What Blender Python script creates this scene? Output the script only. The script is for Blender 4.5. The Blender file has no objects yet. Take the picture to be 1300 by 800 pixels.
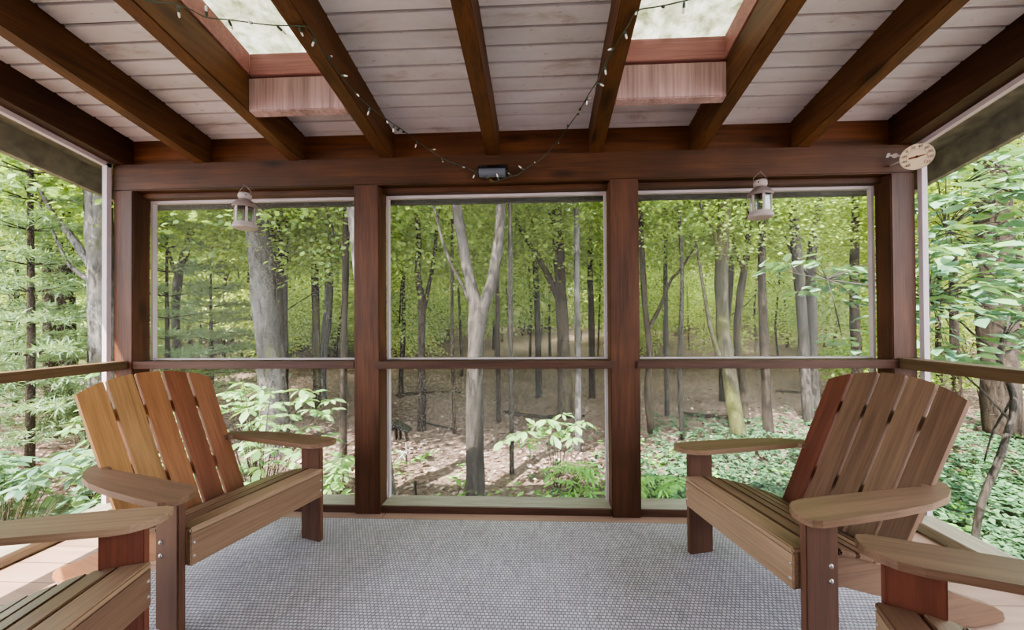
import bpy, bmesh, math, random
import numpy as np
from mathutils import Vector, Matrix, Euler

rng = random.Random(7)
nrs = np.random.RandomState(11)
SC = bpy.context.scene
COL = SC.collection
PI = math.pi

# ------------------------------------------------------------------ camera frame
F, YAW, PITCH, ROLL, SX, SY = 475.0, 0.0426, 0.0082, -0.0069, 15.88, 4.52
EYE = Vector((0, 0, 1.175))
_ex = Vector((math.cos(YAW), math.sin(YAW), 0))
_ey0 = Vector((-math.sin(YAW), math.cos(YAW), 0))
FWD = _ey0 * math.cos(PITCH) + Vector((0, 0, math.sin(PITCH)))
_ez = -_ey0 * math.sin(PITCH) + Vector((0, 0, math.cos(PITCH)))
RIGHT = _ex * math.cos(ROLL) + _ez * math.sin(ROLL)
UP = -_ex * math.sin(ROLL) + _ez * math.cos(ROLL)


def at(px, py, d):
    """world point seen at photo pixel (px, py) at depth d"""
    return EYE + (FWD + RIGHT * ((px - 650 - SX) / F) + UP * ((400 + SY - py) / F)) * d


def at_y(px, py, y):
    v = at(px, py, 1.0) - EYE
    return EYE + v * (y / v.y)


cam = bpy.data.cameras.new('camera')
cam.sensor_width = 36
cam.lens = F / 1300 * 36
cam.shift_x = -SX / 1300
cam.shift_y = SY / 1300
cam.clip_start = 0.02
cam.clip_end = 500
co = bpy.data.objects.new('camera', cam)
COL.objects.link(co)
m3 = Matrix((RIGHT, UP, -FWD)).transposed()
co.matrix_world = Matrix.Translation(EYE) @ m3.to_4x4()
SC.camera = co


# ------------------------------------------------------------------ materials
def srgb(r, g, b):
    f = lambda c: (c / 255 / 12.92) if c / 255 <= 0.04045 else ((c / 255 + 0.055) / 1.055) ** 2.4
    return (f(r), f(g), f(b), 1)


class NT:
    def __init__(self, name):
        self.m = bpy.data.materials.new(name)
        self.m.use_nodes = True
        self.t = self.m.node_tree
        self.t.nodes.clear()
        self.out = self.n('ShaderNodeOutputMaterial')

    def n(self, typ, **kw):
        nd = self.t.nodes.new(typ)
        for k, v in kw.items():
            if k in nd.inputs:
                nd.inputs[k].default_value = v
            else:
                setattr(nd, k, v)
        return nd

    def l(self, a, b):
        self.t.links.new(a, b)

    def ramp(self, fac, stops):
        r = self.n('ShaderNodeValToRGB')
        e = r.color_ramp.elements
        while len(e) < len(stops):
            e.new(0.5)
        for i, (p, c) in enumerate(stops):
            e[i].position = p
            e[i].color = c
        self.l(fac, r.inputs[0])
        return r.outputs[0]

    def coords(self, scale, rand=True, kind='Object'):
        tc = self.n('ShaderNodeTexCoord')
        mp = self.n('ShaderNodeMapping')
        mp.inputs['Scale'].default_value = scale
        src = tc.outputs[kind]
        if rand:
            oi = self.n('ShaderNodeObjectInfo')
            mul = self.n('ShaderNodeVectorMath', operation='SCALE')
            mul.inputs[0].default_value = (13.1, 7.7, 9.3)
            self.l(oi.outputs['Random'], mul.inputs['Scale'])
            ad = self.n('ShaderNodeVectorMath', operation='ADD')
            self.l(src, ad.inputs[0])
            self.l(mul.outputs[0], ad.inputs[1])
            src = ad.outputs[0]
        self.l(src, mp.inputs[0])
        return mp.outputs[0]

    def noise(self, co_, scale=1, detail=4, rough=0.55, dist=0):
        nz = self.n('ShaderNodeTexNoise')
        nz.inputs['Scale'].default_value = scale
        nz.inputs['Detail'].default_value = detail
        nz.inputs['Roughness'].default_value = rough
        nz.inputs['Distortion'].default_value = dist
        if co_ is not None:
            self.l(co_, nz.inputs['Vector'])
        return nz.outputs[0]

    def mix(self, fac, a, b, blend='MIX'):
        mx = self.n('ShaderNodeMix', data_type='RGBA', blend_type=blend)
        for s, v in ((0, fac), (6, a), (7, b)):
            if isinstance(v, (int, float)):
                mx.inputs[s].default_value = v
            elif isinstance(v, tuple):
                mx.inputs[s].default_value = v
            else:
                self.l(v, mx.inputs[s])
        return mx.outputs[2]

    def bump(self, h, strength=0.3, dist=0.01):
        b = self.n('ShaderNodeBump')
        b.inputs['Strength'].default_value = strength
        b.inputs['Distance'].default_value = dist
        self.l(h, b.inputs['Height'])
        return b.outputs[0]

    def principled(self, color, rough=0.6, metal=0.0, normal=None, spec=0.4):
        p = self.n('ShaderNodeBsdfPrincipled')
        if isinstance(color, tuple):
            p.inputs['Base Color'].default_value = color
        else:
            self.l(color, p.inputs['Base Color'])
        if isinstance(rough, float):
            p.inputs['Roughness'].default_value = rough
        else:
            self.l(rough, p.inputs['Roughness'])
        p.inputs['Metallic'].default_value = metal
        p.inputs['Specular IOR Level'].default_value = spec
        if normal is not None:
            self.l(normal, p.inputs['Normal'])
        self.l(p.outputs[0], self.out.inputs[0])
        return p


def dk(c, k):
    return (c[0] * k, c[1] * k, c[2] * k, 1)


def wood(name, c, axis=0, var=0.35, rough=0.55, knots=False, grain=1.0, gs=1.0):
    """stained timber: grain stretched along the object's own axis"""
    t = NT(name)
    s = [22 * gs, 22 * gs, 22 * gs]
    s[axis] = 1.3 * gs
    v = t.coords(tuple(s))
    n1 = t.noise(v, 1.0, 6, 0.6, 0.6)
    s2 = [130 * gs, 130 * gs, 130 * gs]
    s2[axis] = 4 * gs
    n2 = t.noise(t.coords(tuple(s2)), 1.0, 3, 0.6)
    base = t.ramp(n1, [(0.28, dk(c, 1 - var)), (0.5, c), (0.74, dk(c, 1 + var * .8))])
    fine = t.ramp(n2, [(0.3, (1 - .35 * grain,) * 3 + (1,)), (0.6, (1, 1, 1, 1))])
    colr = t.mix(1.0, base, fine, 'MULTIPLY')
    if knots:
        s3 = [5, 5, 5]
        s3[axis] = 1.7
        vo = t.n('ShaderNodeTexVoronoi')
        t.l(t.coords(tuple(s3)), vo.inputs['Vector'])
        vo.inputs['Scale'].default_value = 1.0
        k = t.ramp(vo.outputs['Distance'], [(0.04, (.25, .2, .18, 1)), (0.17, (1, 1, 1, 1))])
        colr = t.mix(0.85, colr, k, 'MULTIPLY')
        n4 = t.noise(t.coords((1.6, 1.6, 1.6)), 1, 3)
        colr = t.mix(1.0, colr, t.ramp(n4, [(0.3, (.62, .58, .56, 1)), (0.65, (1.12, 1.08, 1.05, 1))]), 'MULTIPLY')
    t.principled(colr, rough, normal=t.bump(n2, 0.25, 0.002), spec=0.3)
    return t.m


def plain(name, c, rough=0.6, metal=0.0, var=0.15, scale=20):
    t = NT(name)
    n1 = t.noise(t.coords((scale,) * 3), 1, 4)
    t.principled(t.ramp(n1, [(0.3, dk(c, 1 - var)), (0.7, dk(c, 1 + var))]), rough, metal)
    return t.m


def leafmat(name, cols, trans=0.45, rough=0.6, tr_tint=(1.25, 1.2, .55), objvar=0.0):
    t = NT(name)
    g = t.n('ShaderNodeNewGeometry')
    st = [(i / max(1, len(cols) - 1), c) for i, c in enumerate(cols)]
    colr = t.ramp(g.outputs['Random Per Island'], st)
    if objvar:
        oi = t.n('ShaderNodeObjectInfo')
        tint = t.ramp(oi.outputs['Random'], [(0, (1 - objvar, 1 - objvar * .6, 1 - objvar * .2, 1)), (1, (1 + objvar, 1 + objvar * .5, 1 - objvar * .5, 1))])
        colr = t.mix(1.0, colr, tint, 'MULTIPLY')
    d = t.n('ShaderNodeBsdfDiffuse')
    t.l(colr, d.inputs[0])
    gl = t.n('ShaderNodeBsdfGlossy')
    gl.inputs['Roughness'].default_value = rough
    gl.inputs[0].default_value = (.8, .9, 1, 1)
    tl = t.n('ShaderNodeBsdfTranslucent')
    t.l(t.mix(1.0, colr, tr_tint + (1,), 'MULTIPLY'), tl.inputs[0])
    m1 = t.n('ShaderNodeMixShader')
    m1.inputs[0].default_value = trans
    t.l(d.outputs[0], m1.inputs[1])
    t.l(tl.outputs[0], m1.inputs[2])
    m2 = t.n('ShaderNodeMixShader')
    m2.inputs[0].default_value = 0.02
    t.l(m1.outputs[0], m2.inputs[1])
    t.l(gl.outputs[0], m2.inputs[2])
    t.l(m2.outputs[0], t.out.inputs[0])
    return t.m


def barkmat(name, c, moss=0.0, mosscol=srgb(92, 94, 52)):
    t = NT(name)
    v = t.coords((17, 17, 4.5))
    n1 = t.noise(v, 1.0, 6, 0.65, 0.8)
    colr = t.ramp(n1, [(0.34, dk(c, 0.3)), (0.5, c), (0.7, dk(c, 1.7))])
    n0 = t.noise(t.coords((2.4, 2.4, .9)), 1, 4, .6)
    colr = t.mix(1.0, colr, t.ramp(n0, [(.34, (.5, .48, .45, 1)), (.62, (1.1, 1.1, 1.1, 1))]), 'MULTIPLY')
    if moss:
        n2 = t.noise(t.coords((2.5, 2.5, .8)), 1, 4)
        colr = t.mix(t.ramp(n2, [(0.62 - moss * .3, (0, 0, 0, 1)), (0.8 - moss * .3, (.8, .8, .8, 1))]), colr, mosscol)
    t.principled(colr, 0.9, normal=t.bump(n1, 0.8, 0.03), spec=0.1)
    return t.m


M = {}
RED = srgb(112, 66, 46)
M['timber_x'] = wood('stained timber along x', srgb(84, 52, 28), 0, 0.4, knots=True)
M['timber_y'] = wood('stained timber along y', srgb(98, 66, 38), 1, 0.4, knots=True)
M['timber_yd'] = wood('dark stained timber along y', srgb(70, 44, 26), 1, 0.45, knots=True)
M['timber_z'] = wood('stained timber along z', srgb(86, 54, 36), 2, 0.4, knots=True)
M['block'] = wood('reddish blocking board', srgb(102, 62, 32), 0, 0.5, knots=True)
M['rail'] = wood('weathered rail', srgb(78, 52, 40), 0, 0.3)
M['rail_y'] = wood('weathered side rail', srgb(98, 76, 54), 1, 0.3)
M['header'] = wood('rough damp header with painted skylight', srgb(172, 142, 140), 2, 0.4, grain=1.0, gs=.6)  # brightness of the skylight above is put into this pale colour
M['curb'] = wood('rough skylight curb', srgb(156, 108, 104), 0, 0.2, grain=.8)
M['white'] = plain('faded white screen trim', srgb(186, 172, 174), 0.6, 0, 0.08, 6)
M['sillgrey'] = wood('grey sill top', srgb(176, 170, 160), 0, 0.15)
M['kerb'] = wood('grey weathered kerb', srgb(158, 146, 128), 1, 0.25)
M['fascia'] = plain('mossy dark fascia', srgb(112, 108, 90), 0.85, 0, 0.4, 14)
M['roof'] = plain('roof deck', srgb(22, 18, 16), 0.95)


def deckmat():
    t = NT('pinkish deck boards')
    v = t.coords((1.2, 14, 14), rand=False)
    n1 = t.noise(v, 1, 5, .6, .5)
    c = srgb(176, 144, 128)
    colr = t.ramp(n1, [(0.3, dk(c, .75)), (0.6, c), (0.8, dk(c, 1.12))])
    br = t.n('ShaderNodeTexBrick')
    br.offset = 0.37
    t.l(t.coords((1, 1, 1), rand=False), br.inputs['Vector'])
    br.inputs['Scale'].default_value = 1
    br.inputs['Brick Width'].default_value = 2.6
    br.inputs['Row Height'].default_value = 0.135
    br.inputs['Mortar Size'].default_value = 0.0022
    br.inputs['Color1'].default_value = (1, 1, 1, 1)
    br.inputs['Color2'].default_value = (.86, .84, .84, 1)
    br.inputs['Mortar'].default_value = (.3, .25, .22, 1)
    colr = t.mix(1.0, colr, br.outputs[0], 'MULTIPLY')
    t.principled(colr, 0.55, spec=0.35)
    return t.m


M['deck'] = deckmat()


def ceilmat():
    t = NT('worn white ceiling paint')
    n1 = t.noise(t.coords((2.2, 7, 2), rand=False), 1, 6, .62, .4)
    n2 = t.noise(t.coords((18, 60, 18), rand=False), 1, 4, .6)
    g = t.n('ShaderNodeNewGeometry')
    colr = t.ramp(n1, [(0.27, srgb(172, 162, 158)), (0.40, srgb(210, 206, 210)), (0.7, srgb(226, 224, 230))])
    isl = t.ramp(g.outputs['Random Per Island'], [(0, (.9, .9, .9, 1)), (1, (1.03, 1.02, 1.02, 1))])
    colr = t.mix(1.0, colr, isl, 'MULTIPLY')
    colr = t.mix(1.0, colr, t.ramp(n2, [(0.24, (.6, .55, .5, 1)), (0.36, (1, 1, 1, 1))]), 'MULTIPLY')
    t.principled(colr, 0.6, normal=t.bump(n2, .15, .002), spec=.25)
    return t.m


M['ceil'] = ceilmat()


def rugmat():
    t = NT('grey woven rug')
    br = t.n('ShaderNodeTexBrick')
    br.offset = 0.5
    t.l(t.coords((1, 1, 1), rand=False), br.inputs['Vector'])
    br.inputs['Scale'].default_value = 1
    br.inputs['Brick Width'].default_value = 0.0165
    br.inputs['Row Height'].default_value = 0.0150
    br.inputs['Mortar Size'].default_value = 0.0030
    br.inputs['Mortar Smooth'].default_value = 0.6
    br.inputs['Color1'].default_value = srgb(222, 218, 224)
    br.inputs['Color2'].default_value = srgb(196, 191, 197)
    br.inputs['Mortar'].default_value = srgb(138, 132, 140)
    n = t.noise(t.coords((2.2, 2.2, 1), rand=False), 1, 4)
    n2 = t.noise(t.coords((60, 9, 1), rand=False), 1, 3)
    c = t.mix(1.0, br.outputs[0], t.ramp(n, [(0.3, (.84, .83, .82, 1)), (0.65, (1.0, 1, 1.02, 1))]), 'MULTIPLY')
    c = t.mix(1.0, c, t.ramp(n2, [(0.3, (.82, .82, .82, 1)), (0.6, (1, 1, 1, 1))]), 'MULTIPLY')
    inv = t.n('ShaderNodeMath', operation='SUBTRACT')
    inv.inputs[0].default_value = 1
    t.l(br.outputs['Fac'], inv.inputs[1])
    t.principled(c, 0.85, normal=t.bump(inv.outputs[0], .5, .003), spec=.15)
    return t.m


M['rug'] = rugmat()


def screenmat():
    t = NT('fine insect screen')
    d = t.n('ShaderNodeBsdfDiffuse')
    d.inputs[0].default_value = srgb(196, 196, 186)
    tr = t.n('ShaderNodeBsdfTransparent')
    mx = t.n('ShaderNodeMixShader')
    mx.inputs[0].default_value = 0.095
    t.l(tr.outputs[0], mx.inputs[1])
    t.l(d.outputs[0], mx.inputs[2])
    t.l(mx.outputs[0], t.out.inputs[0])
    return t.m


M['screen'] = screenmat()


def panemat():
    t = NT('mossy frosted skylight pane')
    n1 = t.noise(t.coords((9, 9, 9), rand=False), 1, 7, .7, .8)
    n2 = t.noise(t.coords((30, 30, 30), rand=False), 1, 5, .7)
    c = t.ramp(n1, [(0.32, srgb(150, 152, 128)), (0.5, srgb(204, 204, 194)), (0.68, srgb(228, 226, 226))])
    c = t.mix(1.0, c, t.ramp(n2, [(0.3, (.6, .62, .5, 1)), (0.5, (1, 1, 1, 1))]), 'MULTIPLY')
    tl = t.n('ShaderNodeBsdfTranslucent')
    t.l(c, tl.inputs[0])
    d = t.n('ShaderNodeBsdfDiffuse')
    t.l(c, d.inputs[0])
    mx = t.n('ShaderNodeMixShader')
    mx.inputs[0].default_value = .35
    t.l(tl.outputs[0], mx.inputs[1])
    t.l(d.outputs[0], mx.inputs[2])
    t.l(mx.outputs[0], t.out.inputs[0])
    return t.m


M['pane'] = panemat()


def glassmat():
    t = NT('clear lantern glass')
    tr = t.n('ShaderNodeBsdfTransparent')
    tr.inputs[0].default_value = (.9, .93, .92, 1)
    g = t.n('ShaderNodeBsdfGlossy')
    g.inputs['Roughness'].default_value = 0.08
    mx = t.n('ShaderNodeMixShader')
    mx.inputs[0].default_value = .1
    t.l(tr.outputs[0], mx.inputs[1])
    t.l(g.outputs[0], mx.inputs[2])
    t.l(mx.outputs[0], t.out.inputs[0])
    return t.m


M['glass'] = glassmat()
M['lantern'] = plain('cream painted lantern metal', srgb(172, 158, 154), 0.5, 0, .08)
M['lantern_dark'] = plain('taupe lantern roof', srgb(124, 110, 106), 0.5, 0, .1)
M['black'] = plain('black plastic', srgb(22, 22, 24), 0.25, 0, .05)
M['grey'] = plain('grey painted highlight', srgb(92, 94, 102), 0.3, 0, .05)
M['brass'] = plain('brass', srgb(190, 150, 70), 0.35, 0.9, .05)
M['steel'] = plain('steel bolt', srgb(190, 186, 184), 0.35, 0.9, .08)
M['cord'] = plain('dark green cord', srgb(62, 74, 60), 0.5, 0, .1)
M['dial'] = plain('cream dial', srgb(222, 198, 168), 0.5, 0, .05, 8)
M['dialrim'] = plain('dial rim', srgb(190, 178, 160), 0.4, 0, .05)
M['needle'] = plain('brown needle', srgb(120, 62, 36), 0.5)
M['ink'] = plain('dark lettering', srgb(50, 44, 42), 0.7)
M['bulb'] = plain('clear bulb', srgb(225, 220, 215), 0.15, 0, .05)
WP = {
    'honey': srgb(171, 126, 81), 'gold': srgb(167, 126, 84), 'amber': srgb(154, 106, 72), 'red': srgb(129, 81, 59),
    'rust': srgb(144, 97, 72), 'brown': srgb(126, 99, 79), 'tan': srgb(145, 118, 95), 'dark': srgb(95, 66, 52),
    'umber': srgb(118, 90, 72), 'maroon': srgb(108, 64, 50), 'walnut': srgb(115, 88, 70),
}
_wc = {}


def W(k, axis):
    if (k, axis) not in _wc:
        _wc[(k, axis)] = wood(f'{k} chair wood {axis}', WP[k], axis, 0.26, 0.42, grain=.7)
    return _wc[(k, axis)]


# ------------------------------------------------------------------ object helpers
def tag(o, label=None, cat=None, group=None, kind=None):
    for k, v in (('label', label), ('category', cat), ('group', group), ('kind', kind)):
        if v:
            o[k] = v
    return o


def empty(name, loc=(0, 0, 0), rz=0.0, parent=None):
    o = bpy.data.objects.new(name, None)
    o.location = loc
    o.rotation_euler = (0, 0, rz)
    o.empty_display_size = 0.05
    COL.objects.link(o)
    o.parent = parent
    return o


def link(name, me, mat, parent=None, loc=None, rot=None):
    o = bpy.data.objects.new(name, me)
    COL.objects.link(o)
    if mat is not None and not me.materials:
        for m in (mat if isinstance(mat, list) else [mat]):
            me.materials.append(m)
    o.parent = parent
    if loc is not None:
        o.location = loc
    if rot is not None:
        o.rotation_euler = rot
    return o


def bobj(name, bm, mat, parent=None, loc=None, rot=None, bevel=0.0, smooth=False):
    if bevel:
        bmesh.ops.bevel(bm, geom=[e for e in bm.edges if len(e.link_faces) == 2 and e.calc_face_angle() > 0.6], offset=bevel, segments=2, affect='EDGES', clamp_overlap=True)
    bmesh.ops.recalc_face_normals(bm, faces=bm.faces)
    me = bpy.data.meshes.new(name)
    bm.to_mesh(me)
    bm.free()
    if smooth:
        for p in me.polygons:
            p.use_smooth = True
    return link(name, me, mat, parent, loc, rot)


def box(bm, x0, x1, y0, y1, z0, z1, mat=None):
    r = bmesh.ops.create_cube(bm, size=1.0)
    vs = r['verts']
    for v in vs:
        p = Vector((x0 + (v.co.x + .5) * (x1 - x0), y0 + (v.co.y + .5) * (y1 - y0), z0 + (v.co.z + .5) * (z1 - z0)))
        v.co = mat @ p if mat else p
    return vs


def prism(bm, poly, a0, a1, plane='xz'):
    """polygon extruded between a0 and a1 along the axis left over"""
    def pt(u, v, a):
        return {'xz': (u, a, v), 'xy': (u, v, a), 'yz': (a, u, v)}[plane]
    lo = [bm.verts.new(pt(u, v, a0)) for u, v in poly]
    hi = [bm.verts.new(pt(u, v, a1)) for u, v in poly]
    n = len(poly)
    bm.faces.new(lo)
    bm.faces.new(hi[::-1])
    for i in range(n):
        bm.faces.new((lo[i], lo[(i + 1) % n], hi[(i + 1) % n], hi[i]))


def tube(bm, pts, rad, seg=8, cap=True, jit=0.0):
    pts = [Vector(p) for p in pts]
    rad = rad if isinstance(rad, (list, tuple)) else [rad] * len(pts)
    rings = []
    ref = None
    for i, p in enumerate(pts):
        d = (pts[min(i + 1, len(pts) - 1)] - pts[max(i - 1, 0)]).normalized()
        if ref is None:
            ref = d.cross(Vector((0.3, 1, 0.1))).normalized()
        ref = (ref - d * ref.dot(d)).normalized()
        b = d.cross(ref)
        rr = [rad[i] * (1 + (rng.uniform(-jit, jit) if jit else 0)) for _ in range(seg)]
        rings.append([bm.verts.new(p + (ref * math.cos(2 * PI * k / seg) + b * math.sin(2 * PI * k / seg)) * rr[k]) for k in range(seg)])
    for a, b in zip(rings, rings[1:]):
        for k in range(seg):
            bm.faces.new((a[k], a[(k + 1) % seg], b[(k + 1) % seg], b[k]))
    if cap:
        bm.faces.new(rings[0][::-1])
        bm.faces.new(rings[-1])


def lathe(bm, prof, seg=24, z0=0.0):
    rings = []
    for r, z in prof:
        if r < 1e-5:
            rings.append([bm.verts.new((0, 0, z + z0))])
        else:
            rings.append([bm.verts.new((r * math.cos(2 * PI * k / seg), r * math.sin(2 * PI * k / seg), z + z0)) for k in range(seg)])
    for a, b in zip(rings, rings[1:]):
        for k in range(seg):
            q = [a[k % len(a)], a[(k + 1) % len(a)], b[(k + 1) % len(b)], b[k % len(b)]]
            q = list(dict.fromkeys(q))
            if len(q) > 2:
                bm.faces.new(q)


def structure(name, bm, mat, label, parent=None, bevel=0.0, **k):
    o = bobj(name, bm, mat, parent, bevel=bevel, **k)
    if parent is None:
        tag(o, label, kind='structure')
    return o


# ------------------------------------------------------------------ porch shell
D = 2.2615
XL, XR = -2.71, 2.18
BT, BB = 2.194, 2.025
SL = 0.1825
YB = -2.4


def zr(y):      # rafter underside
    return BT + SL * (D - y)


RH = 0.182      # vertical depth of rafters


def zc(y):
    return zr(y) + RH


bm = bmesh.new()
box(bm, XL - .14, XR + .14, YB, D + .16, -.14, 0)
structure('floor', bm, M['deck'], 'pinkish brown deck board floor of the porch')

bm = bmesh.new()
box(bm, XL - .01, XR, D, D + .11, BB, BT)
structure('beam', bm, M['timber_x'], 'long dark stained front beam above the three screens', bevel=.006)
bm = bmesh.new()
box(bm, XL - .01, XR, D + .06, D + .14, BB - .032, BB + .01)
structure('trim_1', bm, M['timber_x'], 'thin reddish header strip under the front beam', bevel=.003)
# blocking boards between rafters
RX = []
for px in (252, 373, 489, 625, 757, 888, 1020):
    RX.append(at_y(px, 200, D).x)
RW = .076
edges = [XL - .02] + RX + [XR + .02]
bm = bmesh.new()
box(bm, XL - .05, XR + .05, D + .055, D + .09, BT - .02, zc(D + .05) + .02)
structure('trim_2', bm, M['block'], 'reddish knotty blocking board between the rafter ends above the beam')
# front fascia of the overhang
bm = bmesh.new()
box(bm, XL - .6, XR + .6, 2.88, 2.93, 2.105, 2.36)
structure('trim_3', bm, plain('fascia with painted shade', srgb(58, 56, 46), 0.9, 0, .4, 14), 'dark fascia strip seen just above the front screens')  # darker copy of the fascia colour, shade painted in
# rafters
names = ['first rafter from the left side', 'second rafter from the left, left edge of the left skylight', 'third rafter, right edge of the left skylight with string lights',
         'narrow looking rafter above the middle screen', 'fifth rafter, left edge of the right skylight with string lights', 'sixth rafter, right edge of the right skylight',
         'last inner rafter before the right wall']


def rafter(x0, x1, y0, y1, mat, label, name='rafter'):
    bm = bmesh.new()
    vs = box(bm, x0, x1, y0, y1, 0, 1)
    for v in vs:
        v.co.z = zr(v.co.y) + (RH + .01 if v.co.z > .5 else 0)
    return structure(name, bm, mat, label, bevel=.005)


for i, x in enumerate(RX):
    rafter(x - RW / 2, x + RW / 2, YB, D + .054, M['timber_y'] if i in (1, 2, 3, 4, 5) else M['timber_y'], 'sloping stained ' + names[i])
rafter(XL - .02, XL + .075, YB, D + .054, M['timber_yd'], 'dark stained edge rafter along the left wall top')
rafter(XR - .10, XR + .02, YB, D + .054, M['timber_yd'], 'dark stained edge rafter along the right wall top')

# skylights between rafters 1|2 and 4|5
SKY = [(RX[1] + RW / 2, RX[2] - RW / 2), (RX[4] + RW / 2, RX[5] - RW / 2)]
SY0, SY1 = .75, 1.853
# ceiling boards across the room, gaps dark
bm = bmesh.new()
pitch = 0.0895
y = D + .10
k = 0
while y > YB + .1:
    ya, yb = y - pitch + .013, y
    spans = [(XL - .03, XR + .03)]
    if yb > SY0 and ya < SY1 + .035:
        spans = [(XL - .03, SKY[0][0] - .01), (SKY[0][1] + .01, SKY[1][0] - .01), (SKY[1][1] + .01, XR + .03)]
    for a, b in spans:
        vs = box(bm, a, b, ya, yb, 0, 1)
        off = rng.uniform(-.0015, .0015)
        for v in vs:
            v.co.z = zc(v.co.y) + off + (.014 if v.co.z > .5 else 0)
    y -= pitch
    k += 1
structure('ceiling', bm, M['ceil'], 'sloping ceiling of worn white painted boards with dark gaps')
bm = bmesh.new()


def slab(x0, x1, y0, y1, dz0=.02, dz1=.06):
    vs = box(bm, x0, x1, y0, y1, 0, 1)
    for v in vs:
        v.co.z = zc(v.co.y) + (dz1 if v.co.z > .5 else dz0)


X0, X1 = XL - .5, XR + .5
for a, b in ((X0, SKY[0][0] - .02), (SKY[0][1] + .02, SKY[1][0] - .02), (SKY[1][1] + .02, X1)):
    slab(a, b, SY0 - .03, SY1 + .05)
slab(X0, X1, SY1 + .05, 2.95)
slab(X0, X1, YB, SY0 - .03)
structure('roof', bm, M['roof'], 'roof deck over the ceiling boards')

for i, (a, b) in enumerate(SKY):
    side = ('left', 'right')[i]
    bm = bmesh.new()
    for y0, y1 in ((SY1, SY1 + .05), (SY0 - .05, SY0)):
        vs = box(bm, a - .002, b + .002, y0, y1, 0, 1)
        for v in vs:
            v.co.z = zr(v.co.y) + (RH - .012 if v.co.z > .5 else 0)
    structure(f'trim_{4 + i}', bm, M['header'], f'rough damp header boards, coloured lighter as if skylit, framing the {side} skylight well', bevel=.004)
    w = empty(f'window_{6 + i}')
    tag(w, f'{side} skylight with a mossy frosted pane', kind='structure')
    bm = bmesh.new()
    for x0, x1, y0, y1 in ((a + .0, b - .0, SY1 + .002, SY1 + .045), (a, b, SY0 - .045, SY0), (a - .035, a + .006, SY0, SY1), (b - .006, b + .035, SY0, SY1)):
        vs = box(bm, x0, x1, y0, y1, 0, 1)
        for v in vs:
            v.co.z = zc(v.co.y) + (.115 if v.co.z > .5 else .002)
    bobj('frame', bm, M['curb'], w, bevel=.003)
    bm = bmesh.new()
    vs = box(bm, a - .04, b + .04, SY0 - .05, SY1 + .06, 0, 1)
    for v in vs:
        v.co.z = zc(v.co.y) + (.124 if v.co.z > .5 else .116)
    bobj('pane', bm, M['pane'], w)

# posts: (x0, x1, label)
PD = .11
for x0, x1, lab in ((XL, -2.583, 'dark stained corner post at the left end of the front wall'), (-1.150, -0.991, 'knotty stained post between the left and middle screens'),
                    (.42, .592, 'reddish stained post between the middle and right screens'), (2.044, XR, 'knotty stained corner post at the right end under the thermometer')):
    bm = bmesh.new()
    box(bm, x0, x1, D, D + PD, .0, BB)
    structure('post', bm, M['timber_z'], lab, bevel=.005)

# front windows: white frame, two screens, rail
bays = [(-2.583, -1.150), (-.991, .42), (.592, 2.044)]
blab = ['left front screen behind the honey coloured chair', 'middle front screen between the two inner posts', 'right front screen with brown mid rail']
ZRT = .939
for i, (a, b) in enumerate(bays):
    w = empty(f'window_{i + 1}')
    tag(w, blab[i], kind='structure')
    yf = D + .112
    bm = bmesh.new()
    t = .015
    zt = BB - .031
    box(bm, a, b, yf, yf + .03, zt - .018, zt)
    box(bm, a - .0, a + t, yf, yf + .03, .05, zt - .018)
    box(bm, b - t, b + .0, yf, yf + .03, .05, zt - .018)
    box(bm, a + t, b - t, yf + .005, yf + .03, ZRT - .004, ZRT + .008)
    bobj('frame', bm, M['white'], w)
    bm = bmesh.new()
    ov = .022 if i else 0
    box(bm, a - (ov if i else 0), b + (ov if i < 2 else .02), D - .016 if i else D + .0, D + .10, ZRT - .048, ZRT)
    bobj('rail', bm, M['rail'], w, bevel=.004)
    for nm, z0, z1 in (('upper_screen', ZRT, zt - .01), ('lower_screen', .05, ZRT - .02)):
        bm = bmesh.new()
        vs = [bm.verts.new(p) for p in ((a + .01, yf + .02, z0), (b - .01, yf + .02, z0), (b - .01, yf + .02, z1), (a + .01, yf + .02, z1))]
        bm.faces.new(vs)
        bobj(nm, bm, M['screen'], w)
    bm = bmesh.new()
    box(bm, a, b, D + .015, D + .155, .0, .048)
    structure(f'trim_{6 + i}', bm, [M['sillgrey'], M['rail']], ['grey topped sill board under the left front screen', 'grey topped sill board under the middle front screen', 'grey topped sill board under the right front screen'][i], bevel=.003)
    o = bpy.data.objects[f'trim_{6 + i}']
    for p in o.data.polygons:
        p.material_index = 0 if p.normal.z > .5 else 1  # top faces take the grey wood, all others the brown

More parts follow.
